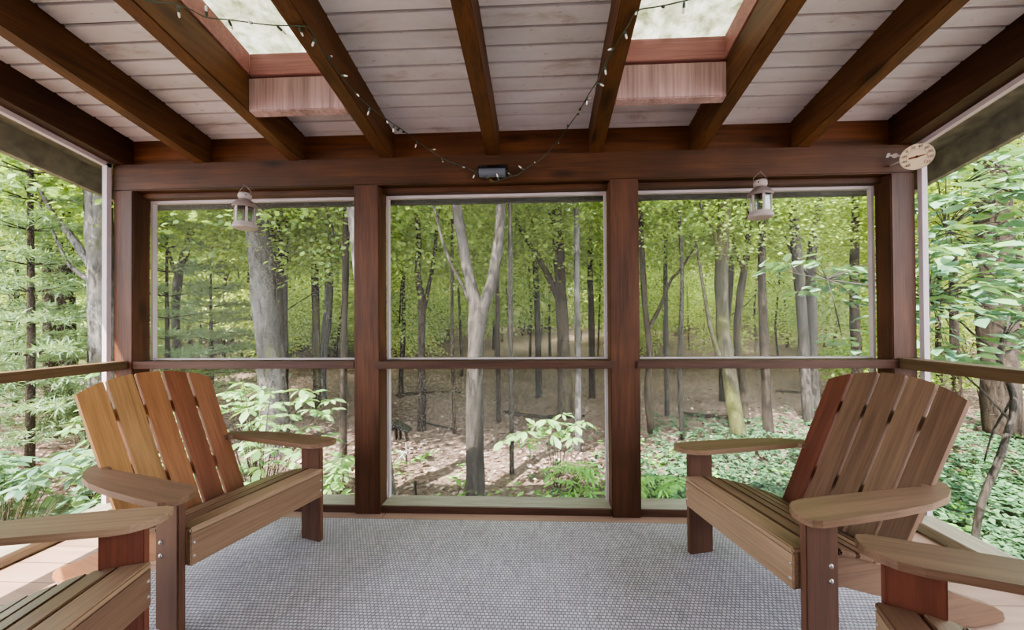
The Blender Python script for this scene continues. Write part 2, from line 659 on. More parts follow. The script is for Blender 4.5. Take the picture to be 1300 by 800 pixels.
# side windows
for i, (xs, sgn, side) in enumerate(((XL, -1, 'left'), (XR, 1, 'right'))):
    w = empty(f'window_{4 + i}')
    tag(w, f'tall {side} wall screen under the sloping edge rafter', kind='structure')
    xi = xs + sgn * .008
    bm = bmesh.new()
    lo, hi = sorted((xi, xi + sgn * .03))
    box(bm, lo, hi, D - .03, D - .004, .05, zr(D) - .0)
    vs = box(bm, lo, hi, -1.5, D - .004, 0, 1)
    for v in vs:
        v.co.z = zr(v.co.y) - (.0 if v.co.z > .5 else .026)
    bobj('frame', bm, M['white'], w)
    xin = xs - sgn * .10 if i == 0 else xs - sgn * .115
    bm = bmesh.new()
    lo, hi = sorted((xin, xs + sgn * .0))
    box(bm, lo, hi, -1.5, D + .0, ZRT - .048, ZRT + (.003 if i == 0 else .01))
    bobj('rail', bm, M['rail_y'], w, bevel=.004)
    xm = xs + sgn * .025
    for nm, zlo, zhi in (('upper_screen', ZRT, None), ('lower_screen', .05, ZRT - .02)):
        bm = bmesh.new()
        ya, yb = -1.5, D - .01
        vs = [bm.verts.new(p) for p in ((xm, ya, zlo), (xm, yb, zlo), (xm, yb, zhi or zr(yb) - .01), (xm, ya, zhi or zr(ya) - .01))]
        bm.faces.new(vs)
        bobj(nm, bm, M['screen'], w)
    bm = bmesh.new()
    lo, hi = sorted((xs - sgn * .10, xs + sgn * .04))
    box(bm, lo, hi, -1.5, D - .001, 0, .055)
    structure(f'baseboard_{side}', bm, M['kerb'], f'low grey weathered kerb board along the {side} screen', bevel=.004)
    bm = bmesh.new()
    lo, hi = sorted((xs + sgn * .03, xs + sgn * .49))
    vs = box(bm, lo, hi, -1.5, 2.9, 0, 1)
    for v in vs:
        v.co.z = zc(v.co.y) + (.015 if v.co.z > .5 else -.02)
    structure(f'trim_{11 + i}', bm, M['fascia'], f'dark soffit under the roof edge outside the {side} screen')
    # barge board outside
    bm = bmesh.new()
    xo = xs + sgn * .48
    lo, hi = sorted((xo, xo + sgn * .04))
    vs = box(bm, lo, hi, -1.5, 2.93, 0, 1)
    for v in vs:
        v.co.z = zc(v.co.y) + .06 if v.co.z > .5 else 2.165 + .1825 * (2.35 - v.co.y)
    structure(f'trim_{9 + i}', bm, M['fascia'], f'mossy dark barge board of the roof edge outside the {side} screen')

bm = bmesh.new()
box(bm, XL - .5, XR + .5, YB - .15, YB, -.14, 3.3)
structure('wall_back', bm, M['ceil'], 'unseen pale house wall added behind the viewpoint to block sun')  # out of view, added to keep sun from entering at the back
# porch skirt and pier so the deck does not hover
bm = bmesh.new()
box(bm, XL - .1, XR + .1, YB, D + .12, -1.4, -.14)
structure('wall_skirt', bm, M['roof'], 'dark skirt below the porch floor')

# ------------------------------------------------------------------ rug
bm = bmesh.new()
box(bm, -1.84, 1.5, -.6, 2.195, .0005, .011)
tag(bobj('area_rug', bm, M['rug'], bevel=.003), 'large grey woven rug lying on the deck between the wooden chairs', 'rug')


# ------------------------------------------------------------------ adirondack chairs
def chair(label, loc, heading, pal, legs=2):
    root = empty('adirondack_chair', loc, heading)
    tag(root, label, 'chair', 'wooden adirondack chairs on the porch')
    HW = .315
    LT = .505
    # front legs and their bolts
    for s in (-1, 1):
        bm = bmesh.new()
        box(bm, -.128, .0, s * HW - .014, s * HW + .014, 0, LT)
        o = bobj('front_leg', bm, W(pal['leg'], 2), root, bevel=.004)
        for dz in (.285, .335):
            bm = bmesh.new()
            lathe(bm, [(0, .006), (.006, .005), (.0085, .001), (.0085, 0), (0, 0)], 10)
            bobj('bolt', bm, M['steel'], o, (-.095, s * (HW + .014), dz), (-s * PI / 2, 0, 0), smooth=True)
    # side rails that run down to the floor behind
    prof = [(0, .372), (-.12, .360), (-.24, .325), (-.36, .283), (-.47, .243), (-.58, .190), (-.70, .132), (-.80, .092), (-.87, .066), (-.915, .038), (-.925, .012), (-.915, 0),
            (-.78, 0), (-.66, .035), (-.50, .105), (-.34, .178), (-.18, .233), (0, .252)]
    for s in (-1, 1):
        bm = bmesh.new()
        prism(bm, prof, s * (HW - .042), s * (HW - .0145))
        bobj('side_rail', bm, W(pal['rail'], 0), root, bevel=.003)
    bm = bmesh.new()
    box(bm, .0005, .024, -.3005, .3005, .250, .372)
    o = bobj('apron', bm, W(pal['apron'], 1), root, bevel=.003)
    for s in (-1, 1):
        for z in (.285, .335):
            bm = bmesh.new()
            lathe(bm, [(0, .003), (.004, .0025), (.006, 0), (0, 0)], 8)
            bobj('bolt', bm, M['steel'], o, (.024, s * .288, z), (0, PI / 2, 0), smooth=True)
    # seat slats follow the rail curve
    def zt(x):
        pts = prof[:7]
        for (xa, za), (xb, zb) in zip(pts, pts[1:]):
            if xb <= x <= xa:
                return za + (zb - za) * (x - xa) / (xb - xa)
        return pts[0][1]
    xs = [(.026, -.064), (-.071, -.146), (-.153, -.222), (-.229, -.298), (-.305, -.374), (-.381, -.450), (-.457, -.490)]
    for k, (xa, xb) in enumerate(xs):
        za, zb = zt(min(xa, 0)), zt(xb)
        ang = math.atan2(za - zb, xa - xb)
        bm = bmesh.new()
        L = math.hypot(xa - xb, za - zb)
        ww = .301 if k == 0 else .312
        box(bm, -L / 2, L / 2, -ww, ww, 0.001, .021)
        bobj('seat_slat', bm, W(pal['seat'][k % len(pal['seat'])], 1), root, ((xa + xb) / 2, 0, (za + zb) / 2), (0, -ang, 0), bevel=.005)
    # fan back of five tapered slats
    PH = math.radians(28)
    bx, bz = -.492, .242
    fr = empty('backrest', (bx, 0, bz), 0, root)
    fr.rotation_euler = (0, -PH, 0)
    w0, w1, p0, p1 = .089, .098, .103, .1125
    Lc = .755

    def top(yv):
        return Lc - .85 * yv * yv - 2.0 * abs(yv) ** 4
    for k in range(5):
        c0, c1 = (k - 2) * p0, (k - 2) * p1
        base = -.06
        poly = [(c0 - w0 / 2, base), (c0 + w0 / 2, base)]
        for j in range(7):
            yy = c1 + w1 / 2 - j / 6 * w1
            poly.append((yy, top(yy)))
        bm = bmesh.new()
        prism(bm, poly, -.0105, .0105, 'yz')
        bobj('back_slat', bm, W(pal['back'][k], 2), fr, bevel=.004)
    for s_, hw, nm in ((.205, .25, 'lower_brace'), (.56, .235, 'upper_brace')):
        bm = bmesh.new()
        box(bm, -.037, -.0115, -hw, hw, s_ - .03, s_ + .03)
        bobj(nm, bm, W(pal['rail'], 1), fr, bevel=.003)
    # arms: wide paddle with a curved outer edge, notched round the back
    for s in (-1, 1):
        yi = HW - .062
        yo = HW + .078
        poly = [(.022, yi + .032), (.040, yi + .062), (.044, yi + .085), (.042, HW + .05), (.034, yo - .012), (.006, yo - .001), (-.12, yo), (-.30, yo - .006), (-.47, yo - .022), (-.58, yo - .048), (-.66, yo - .088), (-.705, yo - .125),
                (-.715, yo - .150), (-.70, yo - .165), (-.60, yo - .150), (-.592, yi + .008), (-.54, yi + .004), (-.30, yi), (-.06, yi), (-.01, yi + .010)]
        bm = bmesh.new()
        prism(bm, [(a, s * b) for a, b in poly], LT + .0005, LT + .024, 'xy')
        bobj('arm', bm, W(pal['arm'][0 if s < 0 else 1], 0), root, bevel=.005)
        bm = bmesh.new()
        prism(bm, [(-.02, LT), (-.118, LT), (-.105, LT - .07), (-.05, LT - .11)], s * (HW + .0145), s * (HW + .036))
        if pal.get('bracket'):
            bobj('arm_bracket', bm, W(pal['leg'], 0), root, bevel=.003)
        else:
            bm.free()
    return root


Rd = math.radians
chair('honey and amber adirondack chair with orange tinted back slats, before the left front screen', (-1.262, 1.655, .0115), Rd(-16),
      dict(leg='dark', rail='amber', apron='brown', seat=['tan', 'umber', 'brown', 'tan'], back=['honey', 'gold', 'amber', 'red', 'rust'], arm=['umber', 'umber']))
chair('brown adirondack chair with reddish first back slat, before the right front screen', (.802, 1.605, .0115), Rd(193),
      dict(leg='dark', rail='walnut', apron='tan', seat=['tan', 'walnut', 'umber', 'umber'], back=['maroon', 'umber', 'walnut', 'brown', 'walnut'], arm=['brown', 'brown']))
chair('partly cropped adirondack chair near the camera, tan arm beside the honey coloured chair', (-1.232, .873, .0115), Rd(12),
      dict(leg='maroon', rail='umber', apron='umber', seat=['tan', 'brown', 'umber', 'tan'], back=['tan', 'brown', 'umber', 'amber', 'tan'], arm=['tan', 'tan']))
chair('cropped adirondack chair beside the brown chair, only its arm and leg showing', (.835, .78, .0115), Rd(161),
      dict(leg='maroon', rail='umber', apron='tan', seat=['umber', 'tan', 'umber'], back=['umber', 'brown', 'umber', 'amber', 'tan'], arm=['walnut', 'walnut']))


# ------------------------------------------------------------------ lanterns
def lantern(px, topy, label):
    p = at_y(px, topy, 2.19)
    root = empty('hanging_lantern', (p.x, p.y, p.z - .262), .3)
    tag(root, label, 'lantern', 'cream candle lanterns hanging from the front beam')
    # parts measured from the lantern's foot
    bm = bmesh.new()
    lathe(bm, [(0, 0), (.058, 0), (.066, .006), (.066, .013), (.062, .02), (.056, .034), (.054, .038), (0, .038)], 8 * 4)
    bobj('base', bm, M['lantern'], root, smooth=False)
    bm = bmesh.new()
    lathe(bm, [(.052, .128), (.062, .126), (.066, .134), (.062, .146), (.045, .165), (.030, .176), (.020, .180), (0, .18), ], 32)
    bobj('roof', bm, M['lantern_dark'], root)
    bm = bmesh.new()
    lathe(bm, [(.020, .178), (.033, .184), (.036, .192), (.036, .206), (.028, .217), (.012, .222), (0, .222)], 24)
    o = bobj('cap', bm, M['lantern'], root, smooth=True)
    for k in range(4):
        bm = bmesh.new()
        lathe(bm, [(0, .0012), (.0035, .001), (.0035, 0), (0, 0)], 8)
        a = k * PI / 2 + .5 - PI / 2
        bobj('vent_hole', bm, M['black'], o, (.0362 * math.cos(a), .0362 * math.sin(a), .198), (0, PI / 2, a))
    for k in range(6):
        a = k * PI / 3
        bm = bmesh.new()
        box(bm, -.003, .003, -.006, .006, .036, .13)
        bobj('upright', bm, M['lantern'], root, (.053 * math.cos(a), .053 * math.sin(a), 0), (0, 0, a))
        bm = bmesh.new()
        a2 = a + PI / 6
        box(bm, -.0008, .0008, -.022, .022, .037, .129)
        bobj('glass_pane', bm, M['glass'], root, (.0455 * math.cos(a2), .0455 * math.sin(a2), 0), (0, 0, a2))
    bm = bmesh.new()
    tube(bm, [(-.035, 0, .205), (-.037, 0, .228), (-.012, 0, .256), (0, 0, .262), (.012, 0, .256), (.037, 0, .228), (.035, 0, .205)], .0018, 6)
    bobj('handle', bm, M['lantern_dark'], root, rot=(0, 0, -.3))
    bm = bmesh.new()
    top_ = Vector((p.x, p.y, p.z))
    tube(bm, [(p.x, D + .004, p.z + .002), (p.x, p.y + .01, p.z - .003), (p.x, p.y - .004, p.z - .003), (p.x, p.y - .008, p.z + .004)], .002, 6)
    return bm


for px, ty, lab, nl in ((311, 236, 'cream lantern hanging above the honey coloured chair, in front of a pale beech trunk', 'small hook holding the lantern of the left front screen'),
                        (965, 219, 'cream lantern hanging from the beam in front of the right front screen', 'small hook holding the lantern of the right front screen')):
    nb = lantern(px, ty, lab)
    tag(bobj('beam_hook', nb, M['lantern_dark']), nl, 'hook', 'small hooks in the front beam')

# ------------------------------------------------------------------ black cylinder device and brass hook
p = at_y(626, 218, D - .045)
root = empty('cylinder_fixture', p)
tag(root, 'black cylindrical fixture fixed on the middle of the front beam', 'fixture')
bm = bmesh.new()
tube(bm, [(-.088, 0, 0), (-.084, 0, 0), (.084, 0, 0), (.088, 0, 0)], [.034, .038, .038, .034], 24)
bobj('housing', bm, M['black'], root, smooth=False)
bm = bmesh.new()
tube(bm, [(-.080, -.016, -.011), (.076, -.016, -.011)], .027, 24)
bobj('lens', bm, M['grey'], root)  # grey band stands for a highlight on the housing, not a real lens
bm = bmesh.new()
box(bm, -.05, .05, .03, .0445, -.03, .03)
bobj('mounting_plate', bm, M['black'], root, bevel=.003)
p = at_y(624, 227, D - .012)
bm = bmesh.new()
tube(bm, [(p.x, D + .002, p.z), (p.x, D - .012, p.z), (p.x, D - .018, p.z - .008), (p.x + .006, D - .022, p.z - .018), (p.x - .004, D - .03, p.z - .022), (p.x - .008, D - .03, p.z - .008), (p.x, D - .028, p.z - .002)], .0022, 6)
tag(bobj('cup_hook', bm, M['brass']), 'small brass cup hook below the black cylinder fixture', 'hook')

# ------------------------------------------------------------------ thermometer
p = at(1164, 199, 2.06)
dirv = (EYE - p).normalized()
root = empty('dial_thermometer', p)
zax = dirv
yax = (Vector((0, 0, 1)) - zax * zax.z).normalized()
xax = yax.cross(zax)
root.rotation_euler = Matrix((xax, yax, zax)).transposed().to_euler()
tag(root, 'round cream dial thermometer on the right corner post top, bracket at its side', 'thermometer')
R_ = .0688
bm = bmesh.new()
lathe(bm, [(0, -.012), (R_ * .9, -.012), (R_, -.006), (R_, .004), (R_ * .97, .005), (R_ * .95, .001), (0, .001)], 48)
bobj('case', bm, M['dialrim'], root)
bm = bmesh.new()
lathe(bm, [(R_ * .95, .0015), (0, .0022)], 48)
dial = bobj('dial_face', bm, M['dial'], root)
bm = bmesh.new()
for k in range(46):
    a = math.radians(225 - k * 270 / 45)
    L = .006 if k % 5 == 0 else .003
    mt = Matrix.Rotation(a, 4, 'Z')
    box(bm, R_ * .56, R_ * .56 + L, -.0006, .0006, .0022, .0027, mt)
bobj('tick_marks', bm, M['ink'], dial)


def text_mesh(s, size, mat, parent, loc, rz=0, name='numeral'):
    cu = bpy.data.curves.new(name, 'FONT')
    cu.body = s
    cu.size = size
    cu.align_x = 'CENTER'
    cu.align_y = 'CENTER'
    cu.extrude = .0003
    to = bpy.data.objects.new(name, cu)
    COL.objects.link(to)
    bpy.context.view_layer.update()
    me = bpy.data.meshes.new_from_object(to.evaluated_get(bpy.context.evaluated_depsgraph_get()))
    bpy.data.objects.remove(to)
    me.materials.clear()
    return link(name, me, mat, parent, loc, (0, 0, rz))


for k, s in enumerate(('-60', '-40', '-20', '0', '20', '40', '60', '80', '100', '120')):
    a = math.radians(225 - k * 30)
    text_mesh(s, .019, M['ink'], dial, (R_ * .78 * math.cos(a), R_ * .78 * math.sin(a), .0028))
bm = bmesh.new()
a = math.radians(225 - 27 * 7.25)
mt = Matrix.Rotation(math.radians(4), 4, 'Z')
vs = [bm.verts.new(mt @ Vector(q)) for q in ((-.032, .0035, .004), (-.026, .0042, .004), (.0, .005, .004), (.042, .0008, .004), (.042, -.0008, .004), (0, -.005, .004), (-.026, -.0042, .004), (-.032, -.0035, .004))]
f = bm.faces.new(vs)
r = bmesh.ops.extrude_face_region(bm, geom=[f])
for v in r['geom']:
    if isinstance(v, bmesh.types.BMVert):
        v.co.z += .001
bobj('needle', bm, M['needle'], root)
bm = bmesh.new()
lathe(bm, [(0, .0075), (.006, .006), (.007, .003), (0, .003)], 16)
bobj('hub', bm, M['ink'], root, smooth=True)
bm = bmesh.new()
box(bm, -R_ - .05, -R_ + .01, -.004, .004, -.011, -.007)
lathe_c = Matrix.Translation((-R_ - .022, 0, -.009))
for v in bmesh.ops.create_cone(bm, cap_ends=True, segments=20, radius1=.013, radius2=.013, depth=.006, matrix=lathe_c)['verts']:
    pass
box(bm, -R_ - .058, -R_ - .046, -.012, .012, -.013, -.005)
bobj('bracket', bm, M['lantern'], root, rot=(0, 0, -.36))
bm = bmesh.new()
q = Matrix((xax, yax, zax))     # world -> local rotation
def loc_of(wp):
    return q @ (Vector(wp) - p)
tube(bm, [(-.03, 0, -.012), loc_of((p.x - .035, D + .002, p.z))], .005, 8)
bobj('standoff', bm, M['lantern'], root)

# ------------------------------------------------------------------ string lights
path = []
def sp(px, py, y):
    path.append(at_y(px, py, y))
def sp_r(px, py, dz=-.004):   # touching the rafter underside plane
    v = at(px, py, 1) - EYE
    t_ = (BT + SL * D - EYE.z + dz) / (v.z + SL * v.y)
    path.append(EYE + v * t_)
for px, py in ((150, -8), (192, 2), (216, 4), (240, 11), (262, 22), (290, 25), (320, 29), (345, 32), (374, 33), (393, 36), (405, 58), (424, 84), (446, 112), (470, 136), (496, 155)):
    sp_r(px, py, -.006)
sp(515, 168, 2.21); sp(540, 187, 2.235); sp(566, 203, 2.247); sp(592, 213, 2.245); sp(612, 222, 2.20); sp(626, 231, 2.19); sp(645, 225, 2.20); sp(657, 222, 2.215); sp(668, 214, 2.235); sp(688, 201, 2.245); sp(706, 182, 2.242); sp(722, 160, 2.20); sp(736, 140, 2.10)
for px, py in ((746, 122), (760, 100), (770, 78), (786, 50), (797, 33), (809, 14), (832, 9), (852, 5), (880, -2), (905, -12)):
    sp_r(px, py, -.006)


def catmull(P, n=5):
    out = []
    for i in range(len(P) - 1):
        p0, p1, p2, p3 = P[max(i - 1, 0)], P[i], P[i + 1], P[min(i + 2, len(P) - 1)]
        for k in range(n):
            t = k / n
            out.append(0.5 * ((2 * p1) + (p2 - p0) * t + (2 * p0 - 5 * p1 + 4 * p2 - p3) * t * t + (3 * p1 - p0 - 3 * p2 + p3) * t ** 3))
    out.append(P[-1])
    return out


sm = catmull(path)
root = empty('string_lights', sm[len(sm) // 2])
tag(root, 'green cord of small clear fairy lights swagged between rafters and beam', 'string lights')
bpy.context.view_layer.update()
inv = Matrix.Translation(-sm[len(sm) // 2])
bm = bmesh.new()
tube(bm, [inv @ v for v in sm], .0024, 6)
bobj('cord', bm, M['cord'], root)
bmb = bmesh.new()
lathe(bmb, [(0, .0), (.0042, .0), (.0042, .012), (.003, .018), (0, .021)], 8)
bme = bpy.data.meshes.new('bulb'); bmb.to_mesh(bme); bmb.free(); bme.materials.append(M['bulb'])
bms = bmesh.new()
lathe(bms, [(0, -.018), (.003, -.018), (.0052, -.012), (.0052, .001), (0, .001)], 8)
sme = bpy.data.meshes.new('socket'); bms.to_mesh(sme); bms.free(); sme.materials.append(M['cord'])
acc = 0
nb_ = 0
last = sm[0]
for i in range(1, len(sm)):
    acc += (sm[i] - last).length
    last = sm[i]
    if acc > .078:
        acc = 0
        tangent = (sm[i] - sm[i - 1]).normalized()
        ang = rng.uniform(0, 2 * PI)
        a_ = tangent.orthogonal().normalized()
        b_ = tangent.cross(a_)
        dv = a_ * math.cos(ang) + b_ * math.sin(ang) + tangent * rng.uniform(-.3, .6)
        dv.z = dv.z - .2
        dv.normalize()
        pos = inv @ sm[i] + dv * .021
        o = link('bulb', bme, None, root, pos, dv.to_track_quat('Z', 'Y').to_euler())
        s_ = link('socket', sme, None, o)
        nb_ += 1

# ------------------------------------------------------------------ ground
def gz(x, y):
    x = np.asarray(x, float)
    y = np.asarray(y, float)
    r = np.maximum(0, y - 13)
    z = -1.22 + .085 * r + .0016 * np.minimum(r, 45) ** 2 * .9
    lx = np.maximum(0, np.abs(x) - 9)
    z = z + .05 * lx
    z = z + .10 * np.sin(x * .55 + 1.3) * np.sin(y * .43 + .4) + .05 * np.sin(x * 1.7 + y * 1.1)
    return z


def gzf(x, y):
    return float(gz(x, y))


def grid_mesh(name, xs, ys, zf):
    X, Y = np.meshgrid(xs, ys)
    Z = zf(X, Y)
    v = np.stack([X, Y, Z], -1).reshape(-1, 3)
    nx, ny = len(xs), len(ys)
    i = np.arange(nx - 1)[None, :] + np.arange(ny - 1)[:, None] * nx
    f = np.stack([i, i + 1, i + nx + 1, i + nx], -1).reshape(-1, 4)
    return quads(name, v, f)


def quads(name, v, f):
    me = bpy.data.meshes.new(name)
    me.vertices.add(len(v))
    me.vertices.foreach_set('co', np.ascontiguousarray(v, np.float32).ravel())
    k = f.shape[1]
    me.loops.add(f.size)
    me.loops.foreach_set('vertex_index', np.ascontiguousarray(f, np.int32).ravel())
    me.polygons.add(len(f))
    me.polygons.foreach_set('loop_start', np.arange(0, f.size, k, dtype=np.int32))
    me.polygons.foreach_set('loop_total', np.full(len(f), k, np.int32))
    me.update(calc_edges=True)
    me.validate()
    return me


def litter():
    t = NT('leaf litter')
    v1 = t.coords((1, 1, 1), rand=False)
    n1 = t.noise(v1, 14, 7, .75)
    n2 = t.noise(v1, .6, 4, .6)
    n3 = t.noise(v1, 46, 3, .7)
    c = t.ramp(n1, [(.32, srgb(66, 55, 50)), (.45, srgb(118, 101, 92)), (.6, srgb(164, 145, 136)), (.75, srgb(214, 200, 192))])
    c = t.mix(1, c, t.ramp(n2, [(.35, (.75, .72, .7, 1)), (.62, (1.08, 1.05, 1.03, 1))]), 'MULTIPLY')
    c = t.mix(1, c, t.ramp(n3, [(.35, (.55, .52, .5, 1)), (.6, (1.1, 1.1, 1.1, 1))]), 'MULTIPLY')
    t.principled(c, .95, normal=t.bump(n1, .8, .05), spec=.05)
    return t.m


M['litter'] = litter()
xs = np.concatenate([np.linspace(-75, -16, 40), np.linspace(-15, 15, 121), np.linspace(16, 75, 40)])
ys = np.concatenate([np.linspace(-12, 1, 10), np.linspace(2, 22, 90), np.linspace(23, 90, 60)])
me = grid_mesh('ground', xs, ys, gz)
for p in me.polygons:
    p.use_smooth = True
tag(link('ground', me, M['litter']), 'brown forest floor rising gently away from the porch', kind='structure')


# ------------------------------------------------------------------ leaves
def unit(a):
    return a / np.maximum(np.linalg.norm(a, axis=-1, keepdims=True), 1e-9)


def leaf_quads(c, d, n, L, Wd, fold=.12):
    """diamond leaves: base point c, direction d, normal n, length L, width Wd -> verts, faces"""
    d = unit(d)
    s = unit(np.cross(d, n))
    n = np.cross(s, d)
    L = np.asarray(L)[:, None]
    Wd = np.asarray(Wd)[:, None]
    mid = c + d * L * .42
    a = mid + s * Wd * .5 + n * Wd * fold
    b = mid - s * Wd * .5 + n * Wd * fold
    tip = c + d * L - n * L * .08
    v = np.stack([c, a, tip, b], 1).reshape(-1, 3)
    f = np.arange(len(c) * 4).reshape(-1, 4)
    return v, f


def big_leaves(c, d, n, L, Wd):
    """broad leaf of two folded halves, tip drooping; 8 verts, 4 quads"""
    d = unit(d)
    s = unit(np.cross(d, n))
    n = np.cross(s, d)
    L = np.asarray(L)[:, None]
    Wd = np.asarray(Wd)[:, None]
    base = c
    m1 = c + d * L * .38 + n * L * .03
    m2 = c + d * L * .72
    tip = c + d * L - n * L * .10
    l1 = c + d * L * .30 + s * Wd * .42 + n * Wd * .10
    l2 = c + d * L * .68 + s * Wd * .5 + n * Wd * .06
    r1 = c + d * L * .30 - s * Wd * .42 + n * Wd * .10
    r2 = c + d * L * .68 - s * Wd * .5 + n * Wd * .06
    v = np.stack([base, m1, m2, tip, l1, l2, r1, r2], 1).reshape(-1, 3)
    q = np.array([[0, 4, 1, 1], [4, 5, 2, 1], [5, 3, 2, 2], [0, 1, 6, 6], [1, 2, 7, 6], [2, 3, 7, 7]])
    # triangles and quads as pure quads: use two quads per half instead
    q = np.array([[0, 4, 5, 1], [1, 5, 3, 2], [0, 1, 7, 6], [1, 2, 3, 7]])
    f = (np.arange(len(c))[:, None, None] * 8 + q[None]).reshape(-1, 4)
    return v, f


def rand_dirs(n, flat=.5):
    d = nrs.normal(size=(n, 3))
    d[:, 2] *= flat
    return unit(d)


def crown_mesh(name, rx, rz, nspray, per, leaf, seed, hollow=.35, flat=.35, updir=.8, spray_r=.45):
    """layered leaf sprays inside an ellipsoid (centre at the origin)"""
    st = np.random.RandomState(seed)
    u = unit(st.normal(size=(nspray, 3)))
    r = hollow + (1 - hollow) * st.rand(nspray, 1) ** .6
    cen = u * r * np.array([rx, rx, rz])
    out = unit(cen * np.array([1, 1, .15]) + 1e-4)
    tilt = st.normal(size=(nspray, 3)) * .25
    N = nspray * per
    rep = lambda a: np.repeat(a, per, 0)
    loc = st.normal(size=(N, 3)) * np.array([spray_r, spray_r, spray_r * flat * .45])
    sn = unit(np.array([0, 0, 1.0]) + tilt + out * .25)
    # shear every spray so that it droops outward
    ro = rep(out)
    loc[:, 2] -= (loc * ro).sum(1) * .35
    c = rep(cen) + loc
    d = unit(unit(loc * np.array([1, 1, .3]) + 1e-5) + ro * .5 + st.normal(size=(N, 3)) * .45 + np.array([0, 0, -.25]))
    n = unit(rep(sn) * updir + st.normal(size=(N, 3)) * .45)
    L = leaf * (0.7 + .6 * st.rand(N))
    v, f = leaf_quads(c, d, n, L, L * (.55 + .3 * st.rand(N)))
    return quads(name, v, f)


G = {
    'bright': leafmat('bright woodland leaves', [srgb(108, 136, 66), srgb(144, 170, 88), srgb(178, 198, 112), srgb(130, 158, 92)], .5, objvar=.16),
    'far': leafmat('haze-lightened distant leaves', [srgb(104, 130, 70), srgb(172, 190, 112), srgb(216, 224, 164), srgb(138, 164, 104)], .5, tr_tint=(1.12, 1.15, .62), objvar=.2),  # distance haze is lightened into these leaf colours
    'deep': leafmat('mid green leaves', [srgb(70, 98, 54), srgb(96, 126, 66), srgb(124, 150, 84)], .42, objvar=.18),
    'blue': leafmat('bluish broad leaves', [srgb(76, 108, 88), srgb(100, 134, 108), srgb(122, 154, 124), srgb(116, 148, 84)], .3, .4),
    'pale': leafmat('pale green broad leaves', [srgb(106, 146, 88), srgb(134, 170, 112), srgb(152, 184, 122)], .38, .4),
    'pine': leafmat('soft pine needles', [srgb(98, 126, 96), srgb(130, 156, 120), srgb(158, 180, 142)], .35),
    'cover': leafmat('ground cover leaves', [srgb(54, 82, 58), srgb(78, 112, 78), srgb(108, 138, 102)], .25),
    'fern': leafmat('fresh fern green', [srgb(104, 156, 70), srgb(132, 182, 92), srgb(150, 196, 108)], .4),
    'dead': leafmat('dry fallen leaves', [srgb(88, 68, 56), srgb(132, 108, 94), srgb(172, 150, 136), srgb(206, 190, 180)], .15, tr_tint=(1.1, .9, .7)),
}
CR = [crown_mesh(f'crown_{i}', 2.3, 1.9, 150, 46, .088, 100 + i, spray_r=.42) for i in range(5)]
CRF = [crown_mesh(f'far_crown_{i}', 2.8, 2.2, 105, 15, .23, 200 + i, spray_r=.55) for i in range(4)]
SHR = [crown_mesh(f'shrub_crown_{i}', .8, .55, 60, 18, .085, 300 + i, hollow=.2, spray_r=.20) for i in range(3)]
for me in CR:
    me.materials.append(G['bright'])
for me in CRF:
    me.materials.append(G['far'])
for me in SHR:
    me.materials.append(G['bright'])

BK = {
    'grey': barkmat('grey bark', srgb(74, 69, 65)),
    'pale': barkmat('pale beech bark', srgb(100, 96, 94), .1),
    'dark': barkmat('dark bark', srgb(62, 54, 48)),
    'mossy': barkmat('mossy bark', srgb(82, 78, 66), .5),
    'brown': barkmat('brown bark', srgb(76, 67, 58), .25),
}


def px_path(d, pts):
    P = [at(x, y, d) for x, y, w in pts]
    R_ = [w / 2 * d / F for x, y, w in pts]
    return P, R_


def refine(P, R_, n=3):
    Q = catmull(P, n)
    rr = []
    for i in range(len(R_) - 1):
        for k in range(n):
            rr.append(R_[i] + (R_[i + 1] - R_[i]) * k / n)
    rr.append(R_[-1])
    return Q, rr


def add_crowns(root, specs, meshes, mat=None):
    for (x, y, z, s, k) in specs:
        me = meshes[k % len(meshes)]
        o = link('crown', me, None, root, (x, y, z), (rng.uniform(-.15, .15), rng.uniform(-.15, .15), rng.uniform(0, 6.28)))
        o.scale = (s, s, s * rng.uniform(.75, 1.0))


